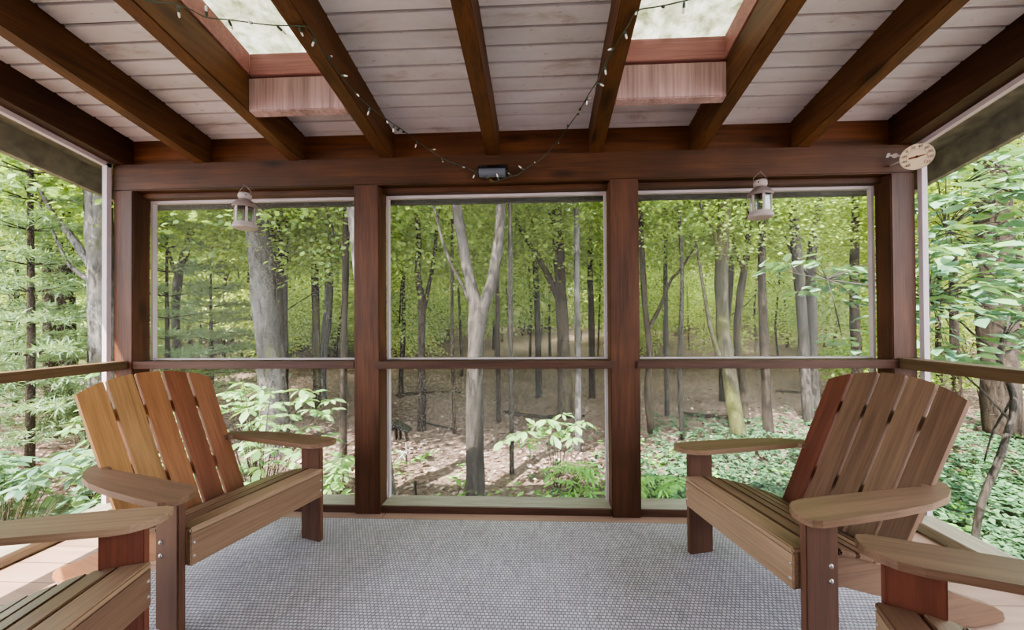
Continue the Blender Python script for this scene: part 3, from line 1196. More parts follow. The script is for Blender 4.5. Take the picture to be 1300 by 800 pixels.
def tree(name, label, d, pts, bark, branches=(), crowns=None, group=None, top=12.0, seg=10, lowcrown=True, ncr=3):
    P, R_ = px_path(d, pts)
    base = P[0]
    g = gzf(base.x, base.y)
    b0 = Vector((base.x + (P[0].x - P[1].x) * .15, base.y, g - .12))
    root = empty(name, (b0.x, b0.y, g))
    tag(root, label, 'tree', group)
    if P[0].z > g + .12:
        P = [Vector((b0.x, b0.y, g - .1)), Vector((b0.x, b0.y, g + .18))] * (P[0].z > g + .5) + P if P[0].z > g + .5 else [Vector((b0.x, b0.y, g - .1))] + P
        R_ = [R_[0] * 1.35] * (len(P) - len(R_)) + R_
        if len(P) - len(pts) == 2:
            R_[1] = R_[2] * 1.08
    else:
        P[0].z = g - .1
    # carry the trunk on above the picture, tapering
    last = P[-1]
    dirv_ = (P[-1] - P[-2]).normalized()
    dirv_ = (dirv_ + Vector((0, 0, .7))).normalized()
    hh = max(0.5, top - last.z)
    for q in (.35, .7, 1.0):
        P.append(last + dirv_ * hh * q + Vector((rng.uniform(-.2, .2), rng.uniform(-.2, .2), 0)))
        R_.append(R_[len(R_) - 1] * .72)
    off = Vector((b0.x, b0.y, g))
    Q, RR = refine(P, R_)
    bm = bmesh.new()
    tube(bm, [v - off for v in Q], RR, seg, jit=.10)
    for br in branches:
        bp, brr = px_path(d, br)
        lastb = bp[-1]
        db = (bp[-1] - bp[-2]).normalized()
        bp.append(lastb + (db + Vector((0, 0, .4))).normalized() * 1.4)
        brr.append(brr[-1] * .6)
        bq, bR = refine(bp, brr)
        tube(bm, [v - off for v in bq], bR, 7, jit=.08)
    bobj('trunk', bm, BK[bark], root, smooth=True)
    ms = CR if d < 12 else CRF
    sp_ = []
    for i in range(ncr):
        zz = rng.uniform(4.6, 6.0) + i * 2.3
        a = rng.uniform(0, 6.28)
        rr_ = rng.uniform(.3, 1.2)
        ref = P[-3]
        sp_.append((last.x - off.x + rr_ * math.cos(a), rr_ * math.sin(a) + .6, zz - g * 0 , rng.uniform(.8, 1.15), rng.randrange(9)))
    if d < 8.8 and ncr == 3:  # extra crowns above the view, added to dapple the sun on the ground
        for i in range(3):
            sp_.append((last.x - off.x + rng.uniform(-2.6, 2.0), rng.uniform(-3.2, 1.5), rng.uniform(8.2, 11.5), rng.uniform(.9, 1.15), rng.randrange(9)))
    add_crowns(root, sp_, ms)
    return root


T = 'woodland tree trunks seen through the screens'
tree('beech_tree', 'thick smooth pale grey trunk leaning behind the left hanging lantern', 7.0, [(350, 560, 32), (346, 480, 31), (341, 430, 29), (333, 350, 28), (325, 280, 26), (318, 240, 25)], 'pale', [[(327, 330, 9), (320, 300, 9), (313, 268, 7), (300, 245, 6)]])
tree('forest_tree', 'dark forked trunk close beside the thick pale beech in the left screen', 8.5, [(356, 520, 14), (354, 440, 13), (352, 380, 13), (350, 330, 14), (354, 280, 12), (358, 235, 11)], 'dark', [[(350, 340, 8), (345, 300, 8), (343, 260, 7)]])
tree('forest_tree', 'slim dark straight trunk just behind the pale beech', 9.4, [(362, 500, 8), (361, 400, 8), (362, 300, 7), (362, 240, 7)], 'dark')
tree('forest_tree', 'thin crooked trunk bending to one side at the far left of the left front screen', 9, [(226, 470, 8), (223, 410, 8), (225, 360, 9), (234, 325, 9), (243, 290, 7), (247, 245, 6)], 'grey', [[(226, 355, 5), (214, 320, 4), (205, 280, 3)]])
tree('forest_tree', 'straight brown trunk with a slanting limb, between beech and the pale sunlit trunk', 10, [(402, 480, 9), (401, 400, 9), (400, 320, 8), (403, 235, 8)], 'brown', [[(400, 310, 4), (392, 275, 4), (384, 245, 3)]])
tree('forest_tree', 'pale sunlit trunk with a slight bow, left of the inner post', 11, [(410, 460, 9), (414, 420, 10), (418, 370, 10), (417, 320, 10), (421, 245, 9)], 'pale')
tree('forest_tree', 'dark thin trunk right against the post between left and middle screens', 6.5, [(436, 605, 9), (436, 520, 9), (436, 440, 8), (439, 340, 8), (441, 240, 7)], 'dark', [[(439, 345, 4), (431, 310, 3), (420, 285, 3)]])
tree('beech_tree', 'pale leaning trunk mostly hidden by the knotty post, its foot showing past it', 5.0, [(490, 645, 28), (482, 560, 26), (470, 440, 25), (460, 330, 24), (452, 245, 23)], 'pale')
tree('forked_tree', 'large grey tree forking into two limbs in the middle of the middle screen', 5.1, [(604, 655, 34), (604, 628, 26), (603, 580, 22), (602, 500, 21), (604, 440, 21), (606, 405, 23), (600, 370, 15), (593, 340, 14), (586, 300, 13), (577, 235, 12)], 'grey',
     [[(607, 420, 17), (614, 388, 16), (624, 360, 15), (631, 320, 14), (635, 280, 13), (637, 235, 12)], [(602, 400, 5), (588, 365, 4), (570, 330, 4), (556, 285, 3)]], seg=14)
tree('forest_tree', 'thin dark trunk with an upright side limb near the left edge of the middle screen', 8.4, [(535, 545, 12), (536, 510, 10), (535, 450, 9), (536, 390, 9), (530, 345, 8), (532, 300, 6), (526, 245, 5)], 'dark', [[(537, 400, 6), (545, 360, 5), (552, 320, 5), (556, 270, 4)]])
tree('forest_tree', 'stout brown trunk with a long limb slanting left, right half of the middle screen', 10, [(718, 528, 22), (717, 490, 19), (715, 430, 16), (712, 370, 15), (708, 300, 15), (704, 235, 13)], 'brown', [[(709, 380, 9), (693, 345, 8), (672, 308, 7), (650, 272, 6), (641, 240, 5)], [(706, 290, 6), (694, 260, 5), (682, 240, 4)]])
tree('young_tree', 'very slim pole-like young trunk right of the forked tree', 5.9, [(650, 606, 7), (649, 520, 6), (648, 420, 6), (648, 320, 6), (647, 240, 5)], 'grey', seg=8, ncr=2)
tree('young_tree', 'slim pale straight pole trunk beside the right edge of the middle screen', 6.75, [(734, 580, 9), (734, 500, 8), (733, 400, 8), (732, 300, 7), (731, 240, 6)], 'pale', seg=8, ncr=2)
tree('young_tree', 'thin sapling trunk on the leaf litter left of the forked tree', 8.2, [(577, 572, 5), (576, 500, 5), (574, 430, 4), (574, 330, 4), (575, 240, 3)], 'brown', seg=7, ncr=1)
tree('young_tree', 'thin reddish trunk just right of the forked trunk', 9, [(633, 548, 6), (632, 450, 6), (631, 350, 5), (630, 250, 4)], 'dark', seg=7, ncr=1)
tree('forest_tree', 'slender grey trunk halfway between the forked tree and the stout brown tree', 12, [(684, 512, 9), (683, 430, 8), (680, 350, 7), (675, 285, 6), (668, 240, 5)], 'grey')
tree('forest_tree', 'dark trunk at the right margin of the middle screen', 12, [(752, 508, 8), (751, 420, 8), (749, 330, 7), (750, 240, 6)], 'dark')
tree('forest_tree', 'curving dark trunk beside the post at the left edge of the right screen', 8, [(827, 552, 9), (822, 500, 8), (825, 450, 8), (819, 390, 7), (815, 320, 7), (812, 240, 6)], 'brown', [[(822, 420, 5), (838, 390, 5), (852, 355, 4), (866, 340, 3)]])
tree('young_tree', 'thin straight trunk second from the left in the right screen', 9.5, [(847, 532, 6), (846, 440, 6), (845, 340, 5), (846, 250, 4)], 'grey', seg=7, ncr=2)
tree('young_tree', 'thin grey trunk in the right screen above the arm of the brown chair', 7.5, [(866, 570, 6), (863, 470, 6), (866, 360, 5), (863, 280, 5), (862, 240, 4)], 'grey', seg=7, ncr=2)
tree('forest_tree', 'mossy sturdy trunk with lichen patches left of the right lantern', 7.3, [(940, 572, 21), (935, 535, 18), (928, 490, 17), (920, 440, 16), (916, 380, 15), (916, 320, 16), (921, 240, 15)], 'mossy', [[(914, 325, 7), (905, 290, 5), (893, 268, 4)], [(918, 470, 7), (906, 430, 6), (898, 395, 5)]])
tree('forest_tree', 'dark straight trunk standing behind the mossy trunk', 10.5, [(918, 520, 10), (919, 450, 9), (926, 370, 8), (930, 300, 7), (932, 240, 6)], 'dark')
tree('forest_tree', 'slender bent trunk with a thin left limb below the right lantern', 8.6, [(948, 545, 9), (942, 480, 9), (936, 430, 9), (940, 370, 9), (947, 330, 8), (950, 285, 8), (949, 240, 7)], 'brown', [[(944, 345, 5), (933, 315, 4), (922, 275, 3)]])
tree('forest_tree', 'straight dark trunk right of the right lantern', 7.5, [(977, 564, 13), (973, 510, 11), (970, 430, 10), (967, 350, 9), (968, 240, 8)], 'dark')
tree('forest_tree', 'tall grey trunk leaning left behind the top of the brown chair', 8.2, [(1028, 552, 14), (1023, 490, 12), (1018, 400, 12), (1011, 320, 12), (1006, 240, 10)], 'grey')
tree('forest_tree', 'upright grey trunk close to its leaning neighbour in the right screen', 8.9, [(1034, 540, 14), (1032, 470, 12), (1030, 400, 12), (1030, 330, 11), (1034, 290, 9), (1040, 240, 8)], 'grey', [[(1030, 350, 5), (1014, 335, 4), (1000, 310, 3)]])
tree('forest_tree', 'dark trunk low at the right margin of the right screen', 9.5, [(1088, 480, 11), (1086, 420, 11), (1084, 370, 10), (1086, 240, 8)], 'dark')
# left wall view
tree('beech_tree', 'thick pale trunk with long bare slanting limbs, seen through the left wall screen', 5.7, [(132, 520, 27), (131, 420, 26), (128, 330, 25), (124, 240, 24), (122, 200, 23)], 'pale', [[(126, 358, 10), (112, 332, 9), (94, 305, 8), (77, 282, 7), (64, 266, 5)], [(124, 362, 7), (108, 352, 6), (92, 340, 5), (80, 322, 3)]])
tree('forest_tree', 'dark curving trunk in front of the pale beech through the left wall screen', 6.2, [(124, 420, 8), (121, 350, 8), (114, 300, 8), (111, 250, 7), (110, 210, 6)], 'dark')
tree('forest_tree', 'broad dark trunk among pine boughs through the left wall screen', 9, [(86, 480, 17), (84, 400, 16), (81, 300, 16), (80, 210, 15)], 'dark')
tree('forest_tree', 'short looking brown trunk low behind the left wall rail', 8, [(70, 575, 14), (67, 520, 13), (64, 470, 12), (60, 300, 9)], 'brown', ncr=1)
# right wall view
tree('forest_tree', 'big dark trunk behind broad leaves through the right wall screen', 7.5, [(1275, 560, 36), (1270, 480, 34), (1266, 420, 34), (1262, 300, 32), (1258, 180, 30)], 'dark')
tree('forest_tree', 'slim trunk beside the white frame in the right wall screen', 10, [(1216, 500, 9), (1212, 440, 9), (1210, 300, 8), (1212, 200, 7)], 'dark', ncr=2)
tree('forest_tree', 'dark trunk high up under the barge board in the right wall screen', 11, [(1296, 480, 9), (1290, 300, 10), (1291, 190, 10)], 'dark', ncr=2)

# ------------------------------------------------------------------ deep woods: individual trees, copied
protos = []
for k in range(7):
    root = empty('woodland_tree', (0, 0, 0))
    r0 = (.035, .05, .06, .08, .10, .13, .055)[k]
    H = 13
    lean = rng.uniform(-.4, .4)
    P = [Vector((0, 0, -.3)), Vector((rng.uniform(-.04, .04), 0, .6))]
    for q in range(1, 7):
        P.append(Vector((lean * q * .25 + rng.uniform(-.12, .12), rng.uniform(-.12, .12), q * 2.1)))
    R_ = [r0 * 1.3, r0 * 1.05] + [r0 * (1 - .11 * q) for q in range(1, 7)]
    bm = bmesh.new()
    Q, RR = refine(P, R_, 2)
    tube(bm, Q, RR, 7, jit=.08)
    for b in range(4):
        z0 = rng.uniform(2, 7)
        a = rng.uniform(0, 6.28)
        L = rng.uniform(1.2, 2.4)
        p0 = Vector((lean * z0 / 2.1 * .25, 0, z0))
        dv = Vector((math.cos(a), math.sin(a), .75))
        tube(bm, [p0, p0 + dv * L * .5, p0 + dv * L + Vector((0, 0, .3))], [r0 * .4, r0 * .28, r0 * .12], 5)
    bobj('trunk', bm, BK[('brown', 'grey', 'dark', 'grey', 'brown', 'mossy', 'dark')[k]], root, smooth=True)
    sp_ = []
    for q in range(4 if k in (3, 4, 5) else 2):
        a = rng.uniform(0, 6.28)
        rr_ = rng.uniform(.3, 1.7)
        zz = (1.7 + q * 2.1 if k in (3, 4, 5) else 4.6 + q * 2.4) + rng.uniform(-.6, .6)
        sp_.append((rr_ * math.cos(a), rr_ * math.sin(a), zz, rng.uniform(.5, .75), rng.randrange(9)))
    if k in (0, 2, 6):
        sp_.append((rng.uniform(-.8, .8), rng.uniform(-.3, .8), rng.uniform(2.2, 3.2), .45, k))
    add_crowns(root, sp_, CRF)
    protos.append(root)


def copy_tree(src, loc, rz, s):
    r = src.copy()
    COL.objects.link(r)
    r.location = loc
    r.rotation_euler = (0, 0, rz)
    r.scale = (s, s, s)
    for ch in list(src.children):
        c = ch.copy()
        COL.objects.link(c)
        c.parent = r
    return r


def bay(x, y):
    b = x / max(y, .1)
    if b < -1.12:
        return 'left wall'
    if b < -.46:
        return 'left front'
    if b < .22:
        return 'middle front'
    if b < .92:
        return 'right front'
    return 'right wall'


taken = []
first = set()
n_far = 0
tries = 0
while n_far < 270 and tries < 9000:
    tries += 1
    y = 11.5 + 36 * rng.random() ** 1.15
    b = rng.uniform(-1.75, 1.45)
    x = b * y * .98
    if any((x - a) ** 2 + (y - c) ** 2 < (0.55 + .022 * y) ** 2 for a, c in taken):
        continue
    if y < 14 and abs(b) < .9 and rng.random() < .55:
        continue
    taken.append((x, y))
    k = rng.choice((0, 1, 2, 6)) if y < 25 or rng.random() < .4 else rng.choice((3, 4, 5))
    loc = (x, y, gzf(x, y))
    s = rng.uniform(.85, 1.25)
    if k not in first:
        first.add(k)
        r = protos[k]
        r.location = loc
        r.rotation_euler = (0, 0, rng.uniform(0, 6.28))
        r.scale = (s, s, s)
    else:
        r = copy_tree(protos[k], loc, rng.uniform(0, 6.28), s)
    w = bay(x, y)
    dep = 'mid distance' if y < 22 else 'far depth'
    tag(r, f'slender leafy tree in the {dep} of the woods beyond the {w} screen', 'tree', f'{dep} trees beyond the {w} screen')
    n_far += 1

# understory shrubs: leafy saplings
shp = []
for k in range(5):
    root = empty('understory_shrub', (0, 0, 0))
    bm = bmesh.new()
    for q in range(4):
        a = q * 1.6 + k
        tube(bm, [(0, 0, -.08), (.12 * math.cos(a), .12 * math.sin(a), .45), (.4 * math.cos(a), .4 * math.sin(a), 1.0)], [.014, .011, .005], 5)
    bobj('stem', bm, BK['brown'], root)
    if k < 3:
        add_crowns(root, [(0, 0, .95, 1.0, k), (.3, .2, 1.35, .7, k + 1)], SHR)
    else:
        add_crowns(root, [(0, 0, .85, .34, k), (.3, .2, 1.3, .22, k + 1)], CRF)
    shp.append(root)
n = 0
tries = 0
fs = set()
while n < 230 and tries < 9000:
    tries += 1
    y = 9 + 30 * rng.random() ** .7
    b = rng.uniform(-1.7, 1.4)
    x = b * y
    if -.6 < b < .75 and y < 17:
        continue
    k = rng.randrange(3) if y < 15 else 3 + rng.randrange(2)
    s = rng.uniform(.7, 1.3) * (1 + max(0, y - 14) * .075)
    loc = (x, y, gzf(x, y))
    if k not in fs:
        fs.add(k)
        r = shp[k]
        r.location = loc
        r.scale = (s, s, s)
    else:
        r = copy_tree(shp[k], loc, rng.uniform(0, 6.28), s)
    w = bay(x, y)
    tag(r, f'low leafy understory shrub on the forest floor beyond the {w} screen', 'shrub', f'understory shrubs beyond the {w} screen')
    n += 1


# ------------------------------------------------------------------ white pines at the left
def pine(label, x, y, H, r0, seed, zlo=.5, spread=1.9):
    st = random.Random(seed)
    g = gzf(x, y)
    root = empty('white_pine', (x, y, g))
    tag(root, label, 'tree', 'soft needled pines beyond the left screens')
    bm = bmesh.new()
    tube(bm, [(0, 0, -.2), (.02, 0, H * .3), (-.03, .02, H * .6), (0, 0, H)], [r0, r0 * .8, r0 * .5, r0 * .15], 8, jit=.06)
    C, DD, NN = [], [], []
    z = zlo
    while z < H * .97:
        L = (spread * (1 - z / H) + .35) * st.uniform(.8, 1.15)
        nb = 6
        a0 = st.uniform(0, 6.28)
        for b in range(nb):
            a = a0 + b * 2 * PI / nb + st.uniform(-.25, .25)
            dx, dy = math.cos(a), math.sin(a)
            tube(bm, [(0, 0, z), (dx * L * .5, dy * L * .5, z + L * .10), (dx * L, dy * L, z + L * .08)], [r0 * .18, r0 * .10, .004], 4)
            nt = int(15 * L / 1.3) + 5
            for q in range(nt):
                t = .22 + .78 * (q + st.random()) / nt
                sd = st.uniform(-1, 1) * .42 * L * (1.05 - t)
                bx_ = dx * L * t - dy * sd
                by_ = dy * L * t + dx * sd
                bz_ = z + L * .10 * min(1, t * 2) + st.uniform(-.04, .05)
                od = Vector((dx, dy, 0)) * .8 + Vector((-dy, dx, 0)) * (sd * 1.5) + Vector((0, 0, .15))
                for u in range(13):
                    C.append((bx_ + st.uniform(-.03, .03), by_ + st.uniform(-.03, .03), bz_ + st.uniform(-.02, .02)))
                    DD.append((od.x + st.gauss(0, .75), od.y + st.gauss(0, .75), od.z + st.gauss(0, .5)))
                    NN.append((st.gauss(0, .5), st.gauss(0, .5), 1))
        z += st.uniform(.38, .55)
    bobj('trunk', bm, BK['dark'], root, smooth=True)
    C, DD, NN = map(np.array, (C, DD, NN))
    v, f = leaf_quads(C, DD, NN, np.random.RandomState(seed).uniform(.10, .17, len(C)), np.full(len(C), .017), 0)
    link('foliage', quads('pine_needles', v, f), G['pine'], root)


for i, (px, dd, H, lab) in enumerate(((38, 5.6, 7.5, 'feathery pine nearest the left wall screen with thin dark stem'), (-30, 6.2, 8.0, 'feathery pine at the very edge of the left wall screen'),
                                      (112, 6.6, 2.7, 'pine boughs right beside the left corner post outside'), (212, 8.0, 5.2, 'pale soft pine behind the left front screen below the crooked trunk'),
                                      (-120, 7, 8, 'outer pine past the left wall screen'), (268, 9.6, 4.6, 'second soft pine behind the left front screen, left of the pale beech'),
                                      (20, 9.5, 9, 'taller pine set back beyond the left wall screen'))):
    q = at(px, 420, dd)
    pine(lab, q.x, q.y, H, .06 if i != 2 else .04, 40 + i, zlo=.7, spread=1.25 if i == 0 else 1.9)


# ------------------------------------------------------------------ broadleaf bushes near the porch
def bush(name, label, cat, base, clusters, leafL, mat, seed, nleaf=7, stemr=.012, droop=.35, wr=.40, bark='brown', extra=None, group=None):
    """stems from the base to every whorl of broad leaves"""
    st = random.Random(seed)
    bx_, by_ = base
    g = gzf(bx_, by_)
    off = Vector((bx_, by_, g))
    root = empty(name, off)
    tag(root, label, cat, group)
    bm = bmesh.new()
    C, DD, NN, LL = [], [], [], []
    for (cx, cy, cz) in clusters:
        e = Vector((cx, cy, cz)) - off
        mid = Vector((e.x * .45, e.y * .45, e.z * .62 + .05))
        tube(bm, [Vector((st.uniform(-.05, .05), st.uniform(-.05, .05), -.08)), mid, e], [stemr * .6, stemr * .4, stemr * .2], 4)
        a0 = st.uniform(0, 6.28)
        tx, ty = st.gauss(0, .25), st.gauss(0, .25)
        for k in range(nleaf):
            a = a0 + k * 2 * PI / nleaf + st.uniform(-.2, .2)
            dz = -droop * st.uniform(.3, 1.3) + tx * math.cos(a) + ty * math.sin(a)
            C.append(e + Vector((math.cos(a), math.sin(a), 0)) * .02)
            DD.append((math.cos(a), math.sin(a), dz))
            NN.append((st.gauss(0, .2) + tx, st.gauss(0, .2) + ty, 1))
            LL.append(leafL * st.uniform(.65, 1.15))
    if extra:
        for pts, rr_ in extra:
            tube(bm, [Vector(p_) - off for p_ in pts], rr_, 7, jit=.1)
    bobj('stem', bm, BK[bark], root, smooth=True)
    C, DD, NN, LL = np.array(C), np.array(DD), np.array(NN), np.array(LL)
    v, f = big_leaves(C, DD, NN, LL, LL * wr)
    link('foliage', quads(name + '_leaves', v, f), G[mat], root)
    return root


def px_clusters(n, seed, x0, x1, y0, y1, d0, d1, shape=None):
    st = random.Random(seed)
    out = []
    while len(out) < n:
        px, py = st.uniform(x0, x1), st.uniform(y0, y1)
        if shape and not shape(px, py):
            continue
        q = at(px, py, st.uniform(d0, d1))
        if q.z < gzf(q.x, q.y) + .12:
            continue
        out.append(tuple(q))
    return out


b1 = at(30, 640, 3.7)
bush('broadleaf_bush', 'large bluish broad leaved bush just outside the left wall screen, behind the cropped chair', 'bush', (-4.6, 3.0), px_clusters(150, 1, -120, 135, 556, 700, 3.5, 4.8, lambda x, y: y > 565 + max(0, 40 - x) * .15), .20, 'blue', 1, stemr=.006)
b2 = at(330, 600, 4.6)
bush('broadleaf_bush', 'wide leafy bush with pale green leaves behind the honey chair in the left front screen', 'bush', (b2.x, b2.y), px_clusters(125, 2, 215, 440, 476, 640, 4.0, 5.3, lambda x, y: y > 478 + abs(x - 350) * .18), .165, 'pale', 2, wr=.42)
b3 = at(110, 560, 4.8)
bush('broadleaf_bush', 'smaller green bush between the left corner post and the wall rail', 'bush', (b3.x, b3.y), px_clusters(22, 3, 88, 215, 470, 560, 4.6, 5.2), .15, 'pale', 3)
b4 = at(432, 610, 4.6)
bush('leafy_seedling', 'small bright seedling low beside the post in the left front screen', 'plant', (b4.x, b4.y), [tuple(at(425, 590, 4.6)), tuple(at(437, 604, 4.5)), tuple(at(440, 582, 4.7)), tuple(at(420, 612, 4.5))], .17, 'pale', 4, droop=.15)
b5 = at(695, 620, 5.3)
bush('leafy_sapling', 'young sapling with whorls of pale drooping leaves before the slim pale pole trunk', 'plant', (b5.x + .15, b5.y), [tuple(at(x, y, dd)) for x, y, dd in ((640, 560, 5.2), (655, 552, 5.4), (668, 548, 5.2), (680, 540, 5.5), (694, 533, 5.3), (708, 538, 5.3), (700, 552, 5.1), (684, 558, 5.1), (718, 546, 5.4), (730, 540, 5.3), (742, 536, 5.5), (714, 526, 5.6), (670, 562, 5.3), (726, 556, 5.2))], .20, 'pale', 5, nleaf=7, droop=.45, stemr=.008)
b6 = at(725, 615, 5.0)
bush('fern_clump', 'feathery green fern clump at the foot of the pale pole trunk', 'fern', (b6.x, b6.y), px_clusters(30, 6, 695, 765, 586, 628, 4.6, 5.2), .15, 'fern', 6, nleaf=9, wr=.2, droop=.3, stemr=.005)
b7 = at(838, 640, 4.3)
bush('fern_clump', 'bright green low fern clump at the bottom of the right screen by the post', 'fern', (b7.x, b7.y), px_clusters(34, 7, 800, 870, 604, 640, 3.9, 4.6), .13, 'fern', 7, nleaf=9, wr=.2, droop=.25, stemr=.005)

# crooked sapling outside the right wall screen with big leaf boughs
sapl = [(1237, 692, 7), (1243, 650, 8), (1256, 612, 8), (1268, 585, 8), (1276, 560, 7), (1284, 535, 7), (1287, 505, 7), (1277, 478, 6), (1268, 455, 6), (1274, 430, 6)]
DP = 3.7
bp0 = at(1237, 692, DP)
ex = [([tuple(at(x, y, DP)) for x, y, w in sapl], [w / 2 * DP / F for x, y, w in sapl])]
ex[0][0].insert(0, (bp0.x - .02, bp0.y, gzf(bp0.x, bp0.y) - .1))
ex[0][1].insert(0, .034)
for pts in ([(1274, 430), (1282, 400), (1292, 372), (1300, 340), (1310, 250)], [(1270, 450), (1245, 432), (1215, 405), (1180, 378)], [(1268, 455), (1290, 440), (1320, 420)], [(1292, 372), (1262, 350), (1225, 310), (1200, 290)],
            [(1310, 250), (1270, 240), (1220, 235)], [(1287, 505), (1262, 545), (1250, 585)], [(1180, 378), (1120, 365), (1050, 355), (1000, 345)], [(1310, 250), (1260, 205), (1210, 190)], [(1284, 535), (1240, 490), (1215, 470)]):
    rr0 = .012
    ex.append(([tuple(at(x, y, DP + (.15 if i else 0) * (i % 3))) for i, (x, y) in enumerate(pts)], [rr0 * (1 - .2 * i) for i in range(len(pts))]))


def sapling_clusters():
    st = random.Random(77)
    out = []
    for (x0, x1, y0, y1, n_, d0, d1) in ((1172, 1330, 190, 262, 46, 3.2, 4.6), (1172, 1330, 262, 340, 44, 3.1, 4.4), (1175, 1330, 335, 405, 38, 3.0, 4.2), (1180, 1240, 405, 455, 7, 3.2, 3.8), (1275, 1330, 395, 450, 9, 3.0, 3.8),
                                         (985, 1105, 328, 372, 15, 3.9, 4.6), (1080, 1170, 330, 400, 12, 3.8, 4.4), (1060, 1110, 420, 450, 3, 3.9, 4.4), (1180, 1330, 130, 200, 26, 3.6, 5.0)):
        for _ in range(n_):
            out.append((at(st.uniform(x0, x1), st.uniform(y0, y1), st.uniform(d0, d1))))
    return out


def sapling():
    st = random.Random(5)
    cl = sapling_clusters()
    off = Vector((bp0.x, bp0.y, gzf(bp0.x, bp0.y)))
    root = empty('broadleaf_sapling', off)
    tag(root, 'crooked sapling with big bluish leaf boughs filling the right wall screen', 'tree')
    bm = bmesh.new()
    nodes = []
    for pts, rr_ in ex:
        q = catmull([Vector(p_) for p_ in pts], 3)
        r2 = []
        for i in range(len(rr_) - 1):
            r2 += [rr_[i] + (rr_[i + 1] - rr_[i]) * k / 3 for k in range(3)]
        r2.append(rr_[-1])
        tube(bm, [v - off for v in q], r2, 7, jit=.08)
        nodes += q[6:]
    C, DD, NN, LL = [], [], [], []
    for c in cl:
        near = min(nodes, key=lambda v: (v - c).length)
        mid = (near + c) / 2 + Vector((0, 0, .05))
        tube(bm, [near - off, mid - off, c - off], [.006, .004, .002], 4)
        dirb = (c - near)
        dirb = Vector((dirb.x, dirb.y, 0)).normalized() if dirb.length > .02 else Vector((-1, 0, 0))
        a0 = math.atan2(dirb.y, dirb.x)
        tx, ty = st.gauss(0, .22), st.gauss(0, .22)
        for k in range(7):
            a = a0 + st.uniform(-1.9, 1.9)
            pos = c - off + Vector((st.gauss(0, .07), st.gauss(0, .07), st.gauss(0, .035)))
            C.append(pos)
            DD.append((math.cos(a), math.sin(a), -.28 * st.uniform(-.2, 1.6)))
            NN.append((tx + st.gauss(0, .25), ty + st.gauss(0, .25), 1))
            LL.append(.19 * st.uniform(.6, 1.15))
    bobj('trunk', bm, BK['grey'], root, smooth=True)
    C, DD, NN, LL = np.array([tuple(c) for c in C]), np.array(DD), np.array(NN), np.array(LL)
    v, f = big_leaves(C, DD, NN, LL, LL * .46)
    link('foliage', quads('sapling_leaves', v, f), G['blue'], root)


sapling()


# ------------------------------------------------------------------ ground cover, fallen leaves
def cover():
    st = np.random.RandomState(9)
    n_ = 15000
    y = 2.6 + 7.5 * st.rand(n_) ** 1.4
    x = st.uniform(-.2, 9.5, n_) * (y / 6) ** .3
    ok = (x > 2.55) | (y > 2.75)
    dens = np.clip((x / np.maximum(y, 1) - .14) * 3.0, .03, 1) * np.clip((9.6 - y) / 4.5, 0, 1)
    ok &= st.rand(n_) < dens
    x, y = x[ok], y[ok]
    per = 7
    N = len(x) * per
    a = st.uniform(0, 6.28, N)
    h = st.uniform(.06, .20, len(x))
    c = np.stack([np.repeat(x, per) + .01 * np.cos(a), np.repeat(y, per) + .01 * np.sin(a), np.repeat(gz(x, y) + h, per)], 1)
    d = np.stack([np.cos(a), np.sin(a), st.uniform(-.5, .35, N)], 1)
    nn = np.stack([st.normal(0, .3, N), st.normal(0, .3, N), np.ones(N)], 1)
    L = st.uniform(.06, .11, N)
    v, f = leaf_quads(c, d, nn, L, L * .6)
    tag(link('ground_cover', quads('ground_cover', v, f), G['cover']), 'bed of low glossy green ground cover right of the porch', 'ground cover', kind='stuff')


cover()


def fallen():
    st = np.random.RandomState(19)
    n_ = 16000
    y = 2.8 + 15 * st.rand(n_) ** 1.5
    x = st.uniform(-1.6, 1.35, n_) * y
    ok = ~((x > XL - .6) & (x < XR + .6) & (y < 3.0))
    x, y = x[ok], y[ok]
    N = len(x)
    a = st.uniform(0, 6.28, N)
    c = np.stack([x, y, gz(x, y) + st.uniform(.012, .03, N)], 1)
    d = np.stack([np.cos(a), np.sin(a), st.normal(0, .2, N)], 1)
    nn = np.stack([st.normal(0, .35, N), st.normal(0, .35, N), np.ones(N)], 1)
    L = st.uniform(.06, .13, N)
    v, f = leaf_quads(c, d, nn, L, L * .65)
    tag(link('fallen_leaves', quads('fallen_leaves', v, f), G['dead']), 'dry brown fallen leaves covering the forest floor', 'fallen leaves', kind='stuff')


fallen()


def weeds():
    st = np.random.RandomState(29)
    n_ = 1500
    y = 3.6 + 5 * st.rand(n_)
    x = st.uniform(-1.3, 1.1, n_) * y
    cl = np.sin(x * 1.3 + 2) * np.sin(y * 1.7) + st.normal(0, .35, n_)
    ok = (cl > .25) & ~((x > XL - .6) & (x < XR + .6) & (y < 3.0)) & (st.rand(n_) < np.clip((7.6 - y) / 3, .05, 1))
    x, y = x[ok], y[ok]
    per = 8
    N = len(x) * per
    a = st.uniform(0, 6.28, N)
    h = st.uniform(.05, .22, len(x))
    c = np.stack([np.repeat(x, per) + .03 * np.cos(a), np.repeat(y, per) + .03 * np.sin(a), np.repeat(gz(x, y) + h, per) + st.uniform(-.03, .03, N)], 1)
    d = np.stack([np.cos(a), np.sin(a), st.uniform(-.3, .6, N)], 1)
    nn = np.stack([st.normal(0, .3, N), st.normal(0, .3, N), np.ones(N)], 1)
    L = st.uniform(.06, .12, N)
    v, f = leaf_quads(c, d, nn, L, L * .5)
    tag(link('low_weeds', quads('low_weeds', v, f), G['fern']), 'scattered low green weeds near the foot of the porch', 'weeds', kind='stuff')


weeds()


